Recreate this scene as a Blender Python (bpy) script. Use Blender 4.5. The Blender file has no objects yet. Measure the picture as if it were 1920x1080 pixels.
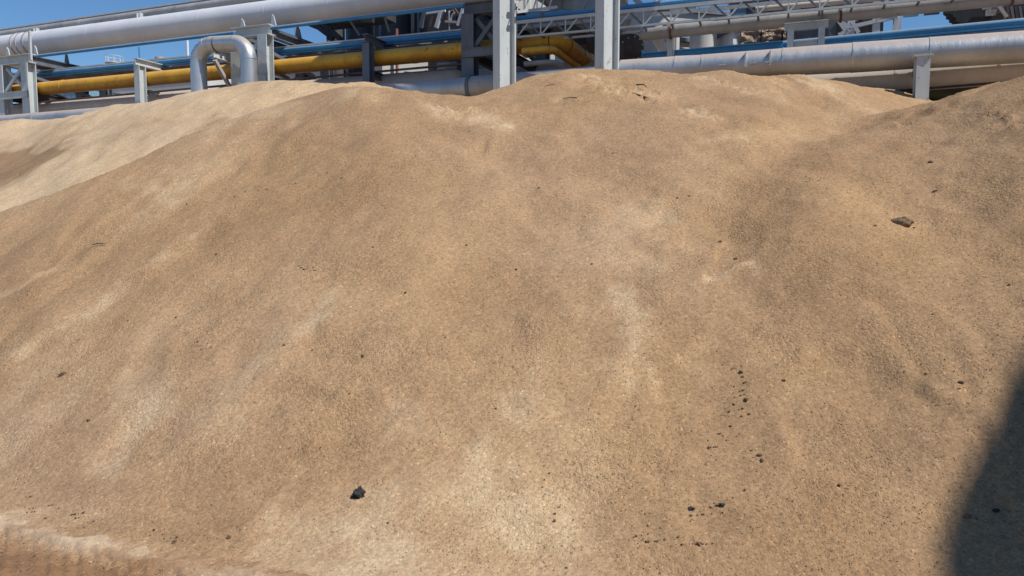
import bpy, math, random
import numpy as np
from mathutils import Vector

random.seed(7)
rng = np.random.default_rng(11)
C = bpy.context.scene.collection
sc = bpy.context.scene

# ------------------------------------------------------------------ camera and frames of reference
FPX, PITCH, EYE = 1387.0, math.atan(116/1387.0), Vector((0, 0, 1.7))
cp, sp_ = math.cos(PITCH), math.sin(PITCH)

def ray(px, py):
    a, b = (px-960)/FPX, (540-py)/FPX
    return Vector((a, cp + b*sp_, -sp_ + b*cp))

RA = math.radians(21.3)                      # the pipe rack runs 21.3 degrees off the picture plane
RO = Vector((1.68, 13.0, 0))
RU = Vector((math.cos(RA), -math.sin(RA), 0))
RN = Vector((math.sin(RA), math.cos(RA), 0))
UP = Vector((0, 0, 1))

def at(px, py, n=0.0):                       # survey: sighted point on the vertical plane n metres behind the rack front
    d = ray(px, py)
    t = ((RO - EYE).dot(RN) + n) / d.dot(RN)
    return EYE + d*t

def rk(s, n, z): return RO + RU*s + RN*n + UP*z
def sof(p): return (p - RO).dot(RU)
def atd(px, py, dep):                        # point at a depth along the view
    return EYE + ray(px, py)*(dep/(cp))
def mpp(p): return (p - EYE).dot(Vector((0, cp, -sp_)))/FPX   # metres per photo pixel there

# ------------------------------------------------------------------ materials
def mat(name): 
    m = bpy.data.materials.new(name); m.use_nodes = True
    return m, m.node_tree.nodes, m.node_tree.links, m.node_tree.nodes['Principled BSDF']

def paint(name, col, col2=None, rough=.5, metal=0.0, scale=3.0, amt=.5, dust=0.0, streak=True, rust=0.0, rustcol=(.16,.06,.03), dustcol=(.42,.33,.25), bump=.02, under=0.0, shadecol=(.10,.045,.02)):
    """painted or sheeted metal: tone drifts, vertical grime, rust specks, dust settled on what faces up"""
    m, N, L, b = mat(name)
    tc = N.new('ShaderNodeTexCoord'); geo = N.new('ShaderNodeNewGeometry')
    mp = N.new('ShaderNodeMapping'); mp.inputs['Scale'].default_value = (1, 1, .35 if streak else 1)
    L.new(geo.outputs['Position'], mp.inputs[0])
    n1 = N.new('ShaderNodeTexNoise'); n1.inputs['Scale'].default_value = scale; n1.inputs['Detail'].default_value = 7; n1.inputs['Roughness'].default_value = .65
    L.new(mp.outputs[0], n1.inputs[0])
    r1 = N.new('ShaderNodeValToRGB'); r1.color_ramp.elements[0].position = .32; r1.color_ramp.elements[1].position = .68
    c2 = col2 or tuple(c*(1-amt*.5) for c in col)
    r1.color_ramp.elements[0].color = (*c2, 1); r1.color_ramp.elements[1].color = (*col, 1)
    L.new(n1.outputs['Fac'], r1.inputs[0])
    out = r1.outputs[0]
    if rust > 0:
        n2 = N.new('ShaderNodeTexNoise'); n2.inputs['Scale'].default_value = 9; n2.inputs['Detail'].default_value = 8; n2.inputs['Roughness'].default_value = .75
        L.new(geo.outputs['Position'], n2.inputs[0])
        r2 = N.new('ShaderNodeValToRGB'); r2.color_ramp.elements[0].position = .62 - rust*.2; r2.color_ramp.elements[1].position = .70 - rust*.15
        L.new(n2.outputs['Fac'], r2.inputs[0])
        mx = N.new('ShaderNodeMixRGB'); mx.inputs[2].default_value = (*rustcol, 1)
        L.new(r2.outputs[0], mx.inputs[0]); L.new(out, mx.inputs[1]); out = mx.outputs[0]
    if dust > 0:
        sx = N.new('ShaderNodeSeparateXYZ'); L.new(geo.outputs['Normal'], sx.inputs[0])
        ad = N.new('ShaderNodeMath'); ad.operation = 'MULTIPLY_ADD'; ad.inputs[1].default_value = .5; 
        L.new(n1.outputs['Fac'], ad.inputs[0]); L.new(sx.outputs['Z'], ad.inputs[2])
        mr = N.new('ShaderNodeMapRange'); mr.inputs['From Min'].default_value = .50; mr.inputs['From Max'].default_value = .95; mr.inputs['To Max'].default_value = dust
        L.new(ad.outputs[0], mr.inputs[0])
        mx = N.new('ShaderNodeMixRGB'); mx.inputs[2].default_value = (*dustcol, 1)
        L.new(mr.outputs[0], mx.inputs[0]); L.new(out, mx.inputs[1]); out = mx.outputs[0]
        mm = N.new('ShaderNodeMapRange'); mm.inputs['From Max'].default_value = 1; mm.inputs['To Min'].default_value = metal; mm.inputs['To Max'].default_value = metal*.15
        L.new(mr.outputs[0], mm.inputs[0]); L.new(mm.outputs[0], b.inputs['Metallic'])
        rr = N.new('ShaderNodeMapRange'); rr.inputs['To Min'].default_value = rough; rr.inputs['To Max'].default_value = .9
        L.new(mr.outputs[0], rr.inputs[0]); L.new(rr.outputs[0], b.inputs['Roughness'])
    else:
        b.inputs['Metallic'].default_value = metal
        rr = N.new('ShaderNodeMapRange'); rr.inputs['To Min'].default_value = rough-.12; rr.inputs['To Max'].default_value = min(1, rough+.15)
        L.new(n1.outputs['Fac'], rr.inputs[0]); L.new(rr.outputs[0], b.inputs['Roughness'])
    if under > 0:                                # belly of a pipe darkened: its shade painted into the colour, with grime
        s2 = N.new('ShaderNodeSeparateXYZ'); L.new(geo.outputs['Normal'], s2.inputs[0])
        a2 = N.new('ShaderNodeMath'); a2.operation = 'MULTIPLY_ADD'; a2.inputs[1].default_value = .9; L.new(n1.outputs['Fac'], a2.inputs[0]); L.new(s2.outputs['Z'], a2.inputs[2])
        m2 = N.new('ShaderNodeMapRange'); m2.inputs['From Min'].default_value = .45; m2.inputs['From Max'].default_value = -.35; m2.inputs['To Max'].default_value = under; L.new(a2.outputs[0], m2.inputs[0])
        mx = N.new('ShaderNodeMixRGB'); mx.inputs[2].default_value = (*shadecol, 1); L.new(m2.outputs[0], mx.inputs[0]); L.new(out, mx.inputs[1]); out = mx.outputs[0]
    L.new(out, b.inputs['Base Color'])
    bp = N.new('ShaderNodeBump'); bp.inputs['Strength'].default_value = .5; bp.inputs['Distance'].default_value = bump
    L.new(n1.outputs['Fac'], bp.inputs['Height']); L.new(bp.outputs[0], b.inputs['Normal'])
    return m

M = dict(
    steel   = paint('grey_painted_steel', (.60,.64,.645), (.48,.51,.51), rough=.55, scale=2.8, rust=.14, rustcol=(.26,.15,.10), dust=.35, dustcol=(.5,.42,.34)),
    steel_d = paint('dull_blue_grey_and_shaded_steel', (.17,.19,.22), (.10,.11,.13), rough=.6, scale=3, rust=.15),  # dull steel; the shaded tower and post carry their shade in this colour
    dark    = paint('dark_steel', (.055,.055,.06), (.025,.025,.03), rough=.7, scale=3, rust=.2),  # near-black steel for rear beams, dark blocks and windows
    white   = paint('white_pipe_cladding', (.74,.75,.78), (.66,.67,.70), rough=.5, metal=.0, scale=1.3, amt=.2, bump=.02, rust=.02, rustcol=(.45,.38,.32), under=.35, shadecol=(.30,.28,.27)),
    grey    = paint('weathered_grey_and_shaded_cladding', (.45,.44,.43), (.31,.30,.29), rough=.6, metal=.15, scale=2.5, rust=.08),
    silver  = paint('galvanised_sheet', (.60,.63,.66), (.42,.45,.48), rough=.58, metal=.75, scale=1.6, dust=.75, dustcol=(.50,.39,.33), bump=.05),
    silver_c= paint('clean_galvanised_sheet', (.62,.65,.68), (.45,.48,.5), rough=.42, metal=.75, scale=3.0, dust=.8, dustcol=(.42,.36,.30)),
    pale    = paint('pale_dusty_cladding', (.60,.55,.51), (.46,.42,.40), rough=.7, metal=.1, scale=1.5, dust=.5, dustcol=(.55,.46,.39)),
    yellow  = paint('yellow_gas_pipe_paint', (.80,.43,.02), (.60,.28,.02), rough=.5, scale=2.6, rust=.22, under=.75, shadecol=(.24,.10,.02), rustcol=(.25,.10,.03), dust=.3, dustcol=(.6,.45,.28)),
    blue    = paint('blue_pipe_paint', (.045,.27,.56), (.03,.19,.42), rough=.45, scale=2.5, rust=.16, dust=.75, dustcol=(.30,.33,.36)),
    blue_l  = paint('pale_blue_duct_paint', (.22,.38,.48), (.14,.27,.36), rough=.5, scale=2.5),
    brown   = paint('rusty_brown_pipe', (.16,.10,.08), (.07,.045,.04), rough=.8, scale=4, rust=.3, dust=.4),
    orange  = paint('orange_paint', (.70,.16,.05), rough=.5),
    wall    = paint('offwhite_wall_panel', (.62,.60,.57), (.50,.48,.45), rough=.8, scale=.7),
    wall_p  = paint('pinkish_dusty_wall', (.55,.44,.38), (.42,.34,.30), rough=.85, scale=1.2),
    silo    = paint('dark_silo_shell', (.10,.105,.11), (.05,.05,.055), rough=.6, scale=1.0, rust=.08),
    green   = paint('dark_green_duct_paint', (.03,.055,.04), (.015,.03,.02), rough=.5, scale=3),
    redwhite= paint('faded_red_paint', (.35,.12,.09), rough=.7),
    foil    = paint('crumpled_insulation_foil', (.46,.36,.27), (.16,.10,.07), rough=.4, metal=.35, scale=7, streak=False, bump=.2),
)

# ------------------------------------------------------------------ mesh building
class MB:
    def __init__(s): s.v=[]; s.f=[]; s.sm=[]
    def box(s, c, ax, ay, az):               # centre and three half axes
        i=len(s.v)
        for a,b_,c_ in ((-1,-1,-1),(1,-1,-1),(1,1,-1),(-1,1,-1),(-1,-1,1),(1,-1,1),(1,1,1),(-1,1,1)):
            s.v.append(c + ax*a + ay*b_ + az*c_)
        fl=((0,3,2,1),(4,5,6,7),(0,1,5,4),(1,2,6,5),(2,3,7,6),(3,0,4,7))
        if ax.cross(ay).dot(az) < 0: fl=[tuple(reversed(f)) for f in fl]
        for f in fl: s.f.append(tuple(i+k for k in f)); s.sm.append(False)
        return s
    def bar(s, p, q, w, h, up=UP):           # w across, h along up
        d=(q-p); ln=d.length; d=d/ln
        side=d.cross(up); 
        if side.length<1e-4: side=d.cross(RU)
        side.normalize(); u=side.cross(d).normalized()
        return s.box((p+q)/2, d*(ln/2), side*(w/2), u*(h/2))
    def hbeam(s, p, q, w, h, face, t=.016):  # flanges face +-face, h between flange outsides, w flange width
        d=(q-p).normalized(); fc=(face - d*face.dot(d)).normalized(); sd=d.cross(fc)
        ln=(q-p).length; c=(p+q)/2
        s.box(c+fc*(h/2-t/2), d*(ln/2), sd*(w/2), fc*(t/2))
        s.box(c-fc*(h/2-t/2), d*(ln/2), sd*(w/2), fc*(t/2))
        s.box(c, d*(ln/2), sd*(t*.35), fc*(h/2-t))
        return s
    def tube(s, pts, r, n=28, cap=True, rs=None):
        pts=[Vector(p) for p in pts]; i0=len(s.v); T=None; fr=None
        for k,p in enumerate(pts):
            if k==0: t=(pts[1]-p).normalized()
            elif k==len(pts)-1: t=(p-pts[k-1]).normalized()
            else: t=((pts[k+1]-p).normalized()+(p-pts[k-1]).normalized()).normalized()
            if fr is None:
                a=t.cross(UP); 
                if a.length<1e-3: a=t.cross(RU)
                fr=a.normalized()
            else: fr=(fr - t*fr.dot(t)).normalized()
            b=t.cross(fr)
            sc_=1.0
            if 0<k<len(pts)-1:
                cs=(pts[k+1]-p).normalized().dot(t); mit=1/max(cs,.5)
                bis=((pts[k+1]-p).normalized()-(p-pts[k-1]).normalized())
                bis=bis.normalized() if bis.length>1e-5 else None
            else: mit=1; bis=None
            rr=rs[k] if rs else r
            for j in range(n):
                a=2*math.pi*j/n; o=(fr*math.cos(a)+b*math.sin(a))*rr
                if bis is not None: o=o+bis*o.dot(bis)*(mit-1)
                s.v.append(p+o)
        for k in range(len(pts)-1):
            for j in range(n):
                a=i0+k*n+j; b_=i0+k*n+(j+1)%n
                s.f.append((a,b_,b_+n,a+n)); s.sm.append(True)
        if cap:
            e=i0+(len(pts)-1)*n                  # caps on their own vertices, so that the shell keeps straight normals
            k0=len(s.v); s.v += [s.v[i0+j].copy() for j in range(n)] + [s.v[e+j].copy() for j in range(n)]
            s.f.append(tuple(k0+j for j in reversed(range(n)))); s.sm.append(False)
            s.f.append(tuple(k0+n+j for j in range(n))); s.sm.append(False)
        return s
    def prism(s, poly, d):                   # poly: list of points, extruded by d
        i=len(s.v); n=len(poly)
        s.v += [Vector(p) for p in poly] + [Vector(p)+d for p in poly]
        s.f.append(tuple(i+k for k in reversed(range(n)))); s.f.append(tuple(i+n+k for k in range(n)))
        s.sm += [False, False]
        for k in range(n):
            s.f.append((i+k, i+(k+1)%n, i+n+(k+1)%n, i+n+k)); s.sm.append(False)
        return s
    def build(s, name, m, parent=None):
        me=bpy.data.meshes.new(name)
        o=bpy.data.objects.new(name, me); C.objects.link(o)
        off=Vector((0,0,0))
        if parent:
            o.parent=parent; q=parent
            while q: off+=q.location; q=q.parent
        else:
            lo=[min(v[k] for v in s.v) for k in range(3)]; hi=[max(v[k] for v in s.v) for k in range(3)]
            off=Vector(((lo[0]+hi[0])/2,(lo[1]+hi[1])/2,lo[2])); o.location=off
        me.from_pydata([v-off for v in s.v], [], s.f)
        me.polygons.foreach_set('use_smooth', s.sm); me.materials.append(m if not isinstance(m,str) else M[m]); me.update()
        import bmesh
        bm=bmesh.new(); bm.from_mesh(me); bmesh.ops.recalc_face_normals(bm, faces=bm.faces); bm.to_mesh(me); bm.free()
        return o

def tag(o, label, cat, group=None, kind=None):
    if label: o['label']=label
    if cat: o['category']=cat
    if group: o['group']=group
    if kind: o['kind']=kind
    return o
def thing(name, label, cat, loc, group=None):
    o=bpy.data.objects.new(name, None); C.objects.link(o); o.location=loc; o.empty_display_size=.3
    return tag(o, label, cat, group)
def bands(parent, p, q, r, step, mt, w=.035, name='joint_band', start=.5, grow=.012):
    d=(q-p); ln=d.length; d.normalize(); x=start
    while x<ln-.3:
        MB().tube([p+d*(x-w/2), p+d*(x+w/2)], r+grow, 28).build(name, mt, parent); x+=step*random.uniform(.9,1.1)
def bend(p0, pc, p1, r, n=8):                # arc that rounds corner pc between p0 and p1, bend radius r
    a=(p0-pc).normalized(); b=(p1-pc).normalized(); ang=a.angle(b); d=r/math.tan(ang/2)
    s0=pc+a*d; s1=pc+b*d; cen=pc+(a+b).normalized()*(r/math.sin(ang/2))
    out=[]
    va=s0-cen; vb=s1-cen; th=va.angle(vb)
    for k in range(n+1):
        t=k/n; out.append(cen+(va*math.sin((1-t)*th)+vb*math.sin(t*th))/math.sin(th))
    return out

# ------------------------------------------------------------------ numpy noise
def _h(ix, iy, seed):
    n=(ix.astype(np.int64)*374761393 + iy.astype(np.int64)*668265263 + seed*1442695041) & 0x7fffffff
    n=((n ^ (n>>13))*1274126177) & 0x7fffffff
    return ((n ^ (n>>16)) & 0xffff)/65535.0
def vnoise(x, y, seed=0):
    ix=np.floor(x); iy=np.floor(y); fx=x-ix; fy=y-iy
    fx=fx*fx*fx*(fx*(fx*6-15)+10); fy=fy*fy*fy*(fy*(fy*6-15)+10)
    ix=ix.astype(np.int64); iy=iy.astype(np.int64)
    a=_h(ix,iy,seed); b=_h(ix+1,iy,seed); c=_h(ix,iy+1,seed); d=_h(ix+1,iy+1,seed)
    return (a*(1-fx)+b*fx)*(1-fy)+(c*(1-fx)+d*fx)*fy - .5
def fbm(x, y, seed=0, oct=4, g=.5):
    s=0; a=1; 
    ca, sa = math.cos(.6), math.sin(.6)
    for k in range(oct):
        s=s+a*vnoise(x,y,seed+k*17); x,y=(x*ca-y*sa)*2.03+5.2,(x*sa+y*ca)*2.03+1.7; a*=g
    return s

# ------------------------------------------------------------------ the heaps: ridges (photo x, y, depth) sighted into the world
def ridge(lst):
    out=[]
    for px,py,dep in lst:
        d=ray(px,py); t=dep/d.y; out.append((d.x*t, dep, EYE.z+d.z*t))
    return out
HEAP = {
 'main': dict(k=.60, soft=.10, lines=[
    ridge([(-300,480,6.6),(0,388,7.7),(200,302,8.4),(420,222,9.1),(550,170,9.6),(640,151,9.8),(740,164,9.8),(830,182,9.7),(930,188,9.9)]),
    ridge([(880,196,9.8),(960,205,9.5),(1090,248,9.0),(1210,330,8.2)]),
    ridge([(915,186,10.6),(1000,146,10.8),(1060,131,10.7),(1120,126,10.6),(1200,131,10.5),(1350,132,10.4),(1480,134,10.4),(1560,146,10.7),(1650,165,11.2),(1740,195,11.8),(1850,235,12.4)]),
    ridge([(1190,140,10.4),(1270,185,9.9),(1330,240,9.2)]),
    ridge([(2500,10,7.6),(2200,45,7.6),(2010,108,7.8),(1900,152,8.2),(1820,181,8.6),(1740,204,8.6),(1630,252,7.9),(1560,288,7.4),(1500,325,7.0),(1478,385,6.5)]),
    ]),
 'rear': dict(k=.60, soft=.10, lines=[
    ridge([(-500,380,12.2),(-200,290,12.7),(-60,250,13.0),(40,222,13.0),(250,190,12.9),(400,163,12.6),(480,151,12.3),(560,147,12.1),(680,150,11.9),(780,172,11.6),(900,205,11.4)]),
    ]),
}
def heap_raw(hp, X, Y, full=False):
    """height of the heap before detail, and the down-slope coordinates (along ridge, away from ridge)"""
    best=np.full(X.shape,-50.0); tt=np.zeros(X.shape); dd=np.zeros(X.shape); acc=[]; tac=[]
    off=0
    for ln in hp['lines']:
        for a,b in zip(ln[:-1],ln[1:]):
            dx,dy=b[0]-a[0],b[1]-a[1]; L2=dx*dx+dy*dy; L=math.sqrt(L2)
            t=np.clip(((X-a[0])*dx+(Y-a[1])*dy)/L2,0,1)
            ex=X-a[0]-t*dx; ey=Y-a[1]-t*dy; d=np.sqrt(ex*ex+ey*ey)
            z=a[2]+t*(b[2]-a[2]) - hp['k']*(np.sqrt(d*d+.16)-.4)
            m=z>best
            ang=np.arctan2(ex,-ey); tq=off+t*L+ang*1.6; tac.append(tq)
            tt=np.where(m, tq, tt); dd=np.where(m,d,dd); best=np.maximum(best,z); acc.append(z)
            off+=L
        off+=3
    s=hp['soft']; e=sum(np.exp((z-best)/s) for z in acc)
    if full:
        wv=[np.exp((z-best)/.12) for z in acc]; sw=sum(wv); m1=sum(w*q for w,q in zip(wv,tac))/sw; var=sum(w*(q-m1)**2 for w,q in zip(wv,tac))/sw
        calm=np.exp(-var*2.5)
        return best+s*np.log(e)-s*.85, tt, dd, calm
    z=best+s*np.log(e)-s*.85
    return z, tt, dd

# strokes: surface marks sighted in the photo: (x0,y0,x1,y1, half width m, value)
PALE=[(1165,560,1185,700,.12,.8),(1120,590,1150,560,.09,.5),(870,900,1000,990,.22,.85),(1000,990,1040,1010,.10,.8),(500,930,660,950,.22,.75),(700,1030,650,1070,.2,.6),
      (250,720,230,860,.22,.7),(480,900,525,830,.05,.8),(330,450,150,590,.10,.75),(150,590,20,660,.09,.6),(90,500,20,540,.10,.6),(240,700,420,760,.15,.4),
      (1330,545,1400,490,.06,.95),(1290,690,1320,660,.07,.7),(1215,720,1230,755,.06,.75),(1020,690,1010,700,.07,.7),(930,760,990,780,.12,.45),(720,770,790,790,.12,.5),
      (630,560,520,660,.08,.55),(1260,560,1330,700,.08,.35),(420,230,560,190,.22,.5),(560,190,700,170,.25,.5),(800,195,880,215,.22,.75),(880,215,935,245,.12,.85),
      (1120,140,1210,180,.30,.85),(1300,225,1325,235,.10,.8),(1320,150,1450,172,.20,.7),(1050,190,1080,150,.15,.5),(1500,140,1720,200,.3,.6),(1350,270,1360,290,.1,.5),
      (0,660,60,620,.10,.6),(340,370,240,330,.12,.45),(1160,720,1170,740,.08,.6),(1500,660,1450,680,.12,.3),(430,700,520,640,.1,.4),(600,270,560,330,.1,.4),(1000,500,1180,430,.3,.25)]
DARK=[(1500,890,1530,930,.12,.7),(1400,980,1430,940,.14,.7),(340,640,390,650,.10,.6),(1230,300,1260,310,.12,.5),(1470,340,1480,360,.10,.4),(1870,220,1880,190,.10,.7),
      (850,350,980,420,.5,.35),(420,900,560,800,.25,.4),(300,880,120,830,.4,.3),(1700,250,1600,310,.3,.35),(1650,520,1720,600,.2,.4),(1240,330,1260,400,.12,.5),
      (900,530,1050,560,.4,.35),(380,870,440,940,.3,.35),(60,300,-60,310,.45,1.0),(420,210,260,290,.12,.3)]
# rough slumped crust: same format
CRUST=[(810,195,900,215,.16,1.0),(1120,140,1215,185,.26,1.0),(1330,150,1420,165,.12,1.0),(10,730,40,760,.08,.8),(340,640,400,655,.08,.7),(1290,215,1325,232,.10,.9),(560,160,700,155,.2,.7),(1870,200,1875,230,.07,1.0),(1180,1015,1320,1025,.05,.7)]

TOE=np.array([[-30,9.5],[-8,6.2],[-5,5.1],[-3.0,4.30],[-2.1,3.92],[-1.35,3.60],[0,3.3],[3,2.6],[14,-1]])
def surf_raw(X, Y):
    return np.minimum(np.maximum.reduce([heap_raw(HEAP[h],X,Y)[0] for h in HEAP]),(Y-np.interp(X,TOE[:,0],TOE[:,1]))*.62)
def ground_hits(pix):
    """where sight lines meet the heaps"""
    P=np.array([(r.x,r.y,r.z) for r in (ray(a,b) for a,b in pix)])
    lo=np.full(len(pix),2.2); step=.04; t=lo.copy(); hit=np.zeros(len(pix),bool)
    for _ in range(340):
        z=EYE.z+P[:,2]*t; s=np.maximum(surf_raw(P[:,0]*t,P[:,1]*t),0)
        hit|=(z<=s); t=np.where(hit,t,t+step)
        if hit.all(): break
    t-=step/2
    return np.stack([P[:,0]*t,P[:,1]*t],1)
def locate(lst):
    pts=ground_hits([(a[0],a[1]) for a in lst]+[(a[2],a[3]) for a in lst]); n=len(lst)
    return [(pts[i][0],pts[i][1],pts[n+i][0],pts[n+i][1],lst[i][4],lst[i][5]) for i in range(n)]
PALE=locate(PALE); DARK=locate(DARK); CRUST=locate(CRUST)
def mask(lst, X, Y):
    wx=X+fbm(X*2.6,Y*2.6,91,5,.6)*.26; wy=Y+fbm(X*2.6,Y*2.6,37,5,.6)*.26
    out=np.zeros(X.shape)
    for x0,y0,x1,y1,w,v in lst:
        dx,dy=x1-x0,y1-y0; L2=max(dx*dx+dy*dy,1e-6)
        t=np.clip(((wx-x0)*dx+(wy-y0)*dy)/L2,0,1); d=np.hypot(wx-x0-t*dx,wy-y0-t*dy)
        out=np.maximum(out, v*np.exp(-(d/(w*.95))**2.8))
    return out

def heap_detail(name, X, Y):
    hp=HEAP[name]
    wx=X+fbm(X*.5,Y*.5,3,3)*.5; wy=Y+fbm(X*.5,Y*.5,8,3)*.5
    z,t,d,calm=heap_raw(hp,wx,wy,True)
    z0,_,_=heap_raw(hp,X,Y)
    w=np.clip((z0-2.6)/.8,0,1)*.8                # keep the crests where they were sighted
    z=z*(1-w)+z0*w
    z=z+.07*fbm(X*.8,Y*.8,21,4)+.022*fbm(X*3.1,Y*3.1,5,4)
    run=np.clip(d/1.2,0,1)
    streak=calm*fbm(t*1.9+fbm(X,Y,2,2)*.8, d*.25, 61, 5, .62)
    slide=1-2.2*np.abs(fbm(t*3.4+.5*fbm(X*1.5,Y*1.5,7,2), d*.42, 88, 4, .55))
    slide=np.clip(slide,0,1)*calm*np.clip(.55+1.6*fbm(X*.6,Y*.6,73,3),0,1)
    z=z+(.025 if name=='rear' else .05)*streak*run+(.008 if name=='rear' else .038)*slide*run
    scarp=fbm(X*.9,Y*.9,97,3)*1.2+d*.8; fr=scarp-np.floor(scarp)
    z=z-(.0 if name=='rear' else .08)*np.clip(fr*8,0,1)*np.clip((1-fr)*1.1,0,1)*np.clip(3*fbm(X*.8,Y*.8,29,3)-.25,0,1)*run
    streak=(streak+.62*(slide-.35))*(.45 if name=='rear' else 1)
    cr=mask(CRUST,X,Y)
    ledge=np.abs(fbm(X*2.6+t*.4,Y*4.2,41,4,.6)); z=z+(.012 if name=='rear' else .05)*np.clip(.16-ledge,0,1)*np.clip(.6+2*fbm(X*.9,Y*.9,18,3),0,1.4)+.016*fbm(X*6.5,Y*8,23,3)
    rough=np.abs(fbm(X*8,Y*13,14,5,.65))
    z=z+cr*(.13*rough-.03)
    z=z+.009*fbm(X*14,Y*14,44,3)*(.4+1.2*np.clip(fbm(X*1.1,Y*1.1,77,2)+.4,0,1))
    zl=(Y-np.interp(X,TOE[:,0],TOE[:,1]))*.62-.06*fbm(X*2.1,Y*2.1,93,3)
    z=-.06*np.logaddexp(-z/.06,-zl/.06)+.0
    s_toe=.085
    z=np.where(z<.9,s_toe*np.logaddexp(0,(z-.04)/s_toe),z*1.0)*np.clip((.9-z)/.4,0,1)+z*(1-np.clip((.9-z)/.4,0,1))-.02
    zz=np.where(Y-np.interp(X,TOE[:,0],TOE[:,1])<-.28,-.05,z-.012)
    return zz,t,d,streak,cr

def grid_heap(name, x0,x1,y0,y1,step):
    nx=int((x1-x0)/step)+1; ny=int((y1-y0)/step)+1
    xs=np.linspace(x0,x1,nx); ys=np.linspace(y0,y1,ny); X,Y=np.meshgrid(xs,ys)
    Z,t,d,streak,cr=heap_detail(name,X,Y)
    # what lies wholly under a neighbouring heap or under the ground is left away
    keep=Z>-.03
    for o in HEAP:
        if o!=name: keep&=(Z>heap_raw(HEAP[o],X,Y)[0]-.45)
    kf=keep[:-1,:-1]|keep[1:,:-1]|keep[:-1,1:]|keep[1:,1:]
    idx=np.arange(nx*ny).reshape(ny,nx)
    F=np.stack([idx[:-1,:-1],idx[:-1,1:],idx[1:,1:],idx[1:,:-1]],-1)[kf]
    used=np.unique(F); remap=np.full(nx*ny,-1); remap[used]=np.arange(len(used)); F=remap[F]
    V=np.stack([X.ravel(),Y.ravel(),Z.ravel()],1)[used]
    tone=(.46+.30*fbm(X*.55,Y*.55,31,4)+.38*streak+.16*fbm(X*2.4,Y*2.4,51,4)*1.0 + .72*mask(PALE,X,Y)*np.clip(.75+.6*streak+.8*fbm(X*6,Y*6,83,3),.35,1.3) - (.8 if name=='rear' else .24)*mask(DARK,X,Y)+.35*np.exp(-((np.interp(X,TOE[:,0],TOE[:,1])-Y-.04+.16*fbm(X*1.7,Y*1.7,12,4))/.20)**2)*np.clip(.5+1.8*fbm(X*3,Y*5,19,4),0,1)*(X<0)).ravel()[used]
    if name=='main':
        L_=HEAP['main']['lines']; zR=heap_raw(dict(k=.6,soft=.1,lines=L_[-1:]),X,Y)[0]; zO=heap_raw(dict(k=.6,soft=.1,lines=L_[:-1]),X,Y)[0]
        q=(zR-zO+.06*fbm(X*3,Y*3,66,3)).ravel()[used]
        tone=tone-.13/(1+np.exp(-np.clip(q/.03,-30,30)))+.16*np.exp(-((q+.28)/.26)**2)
    cra=cr.ravel()[used]
    return V,F,tone,cra
def np_mesh(name, V, F, mt, attrs={}, smooth=True):
    me=bpy.data.meshes.new(name); k=F.shape[1]
    me.vertices.add(len(V)); me.vertices.foreach_set('co',V.astype(np.float32).ravel())
    me.loops.add(F.size); me.loops.foreach_set('vertex_index',F.astype(np.int32).ravel())
    me.polygons.add(len(F)); me.polygons.foreach_set('loop_start',np.arange(0,F.size,k,dtype=np.int32))
    me.polygons.foreach_set('use_smooth',np.full(len(F),smooth))
    for an,av in attrs.items():
        at_=me.attributes.new(an,'FLOAT','POINT'); at_.data.foreach_set('value',av.astype(np.float32))
    me.materials.append(mt); me.update(calc_edges=True); me.validate()
    o=bpy.data.objects.new(name,me); C.objects.link(o)
    return o

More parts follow.
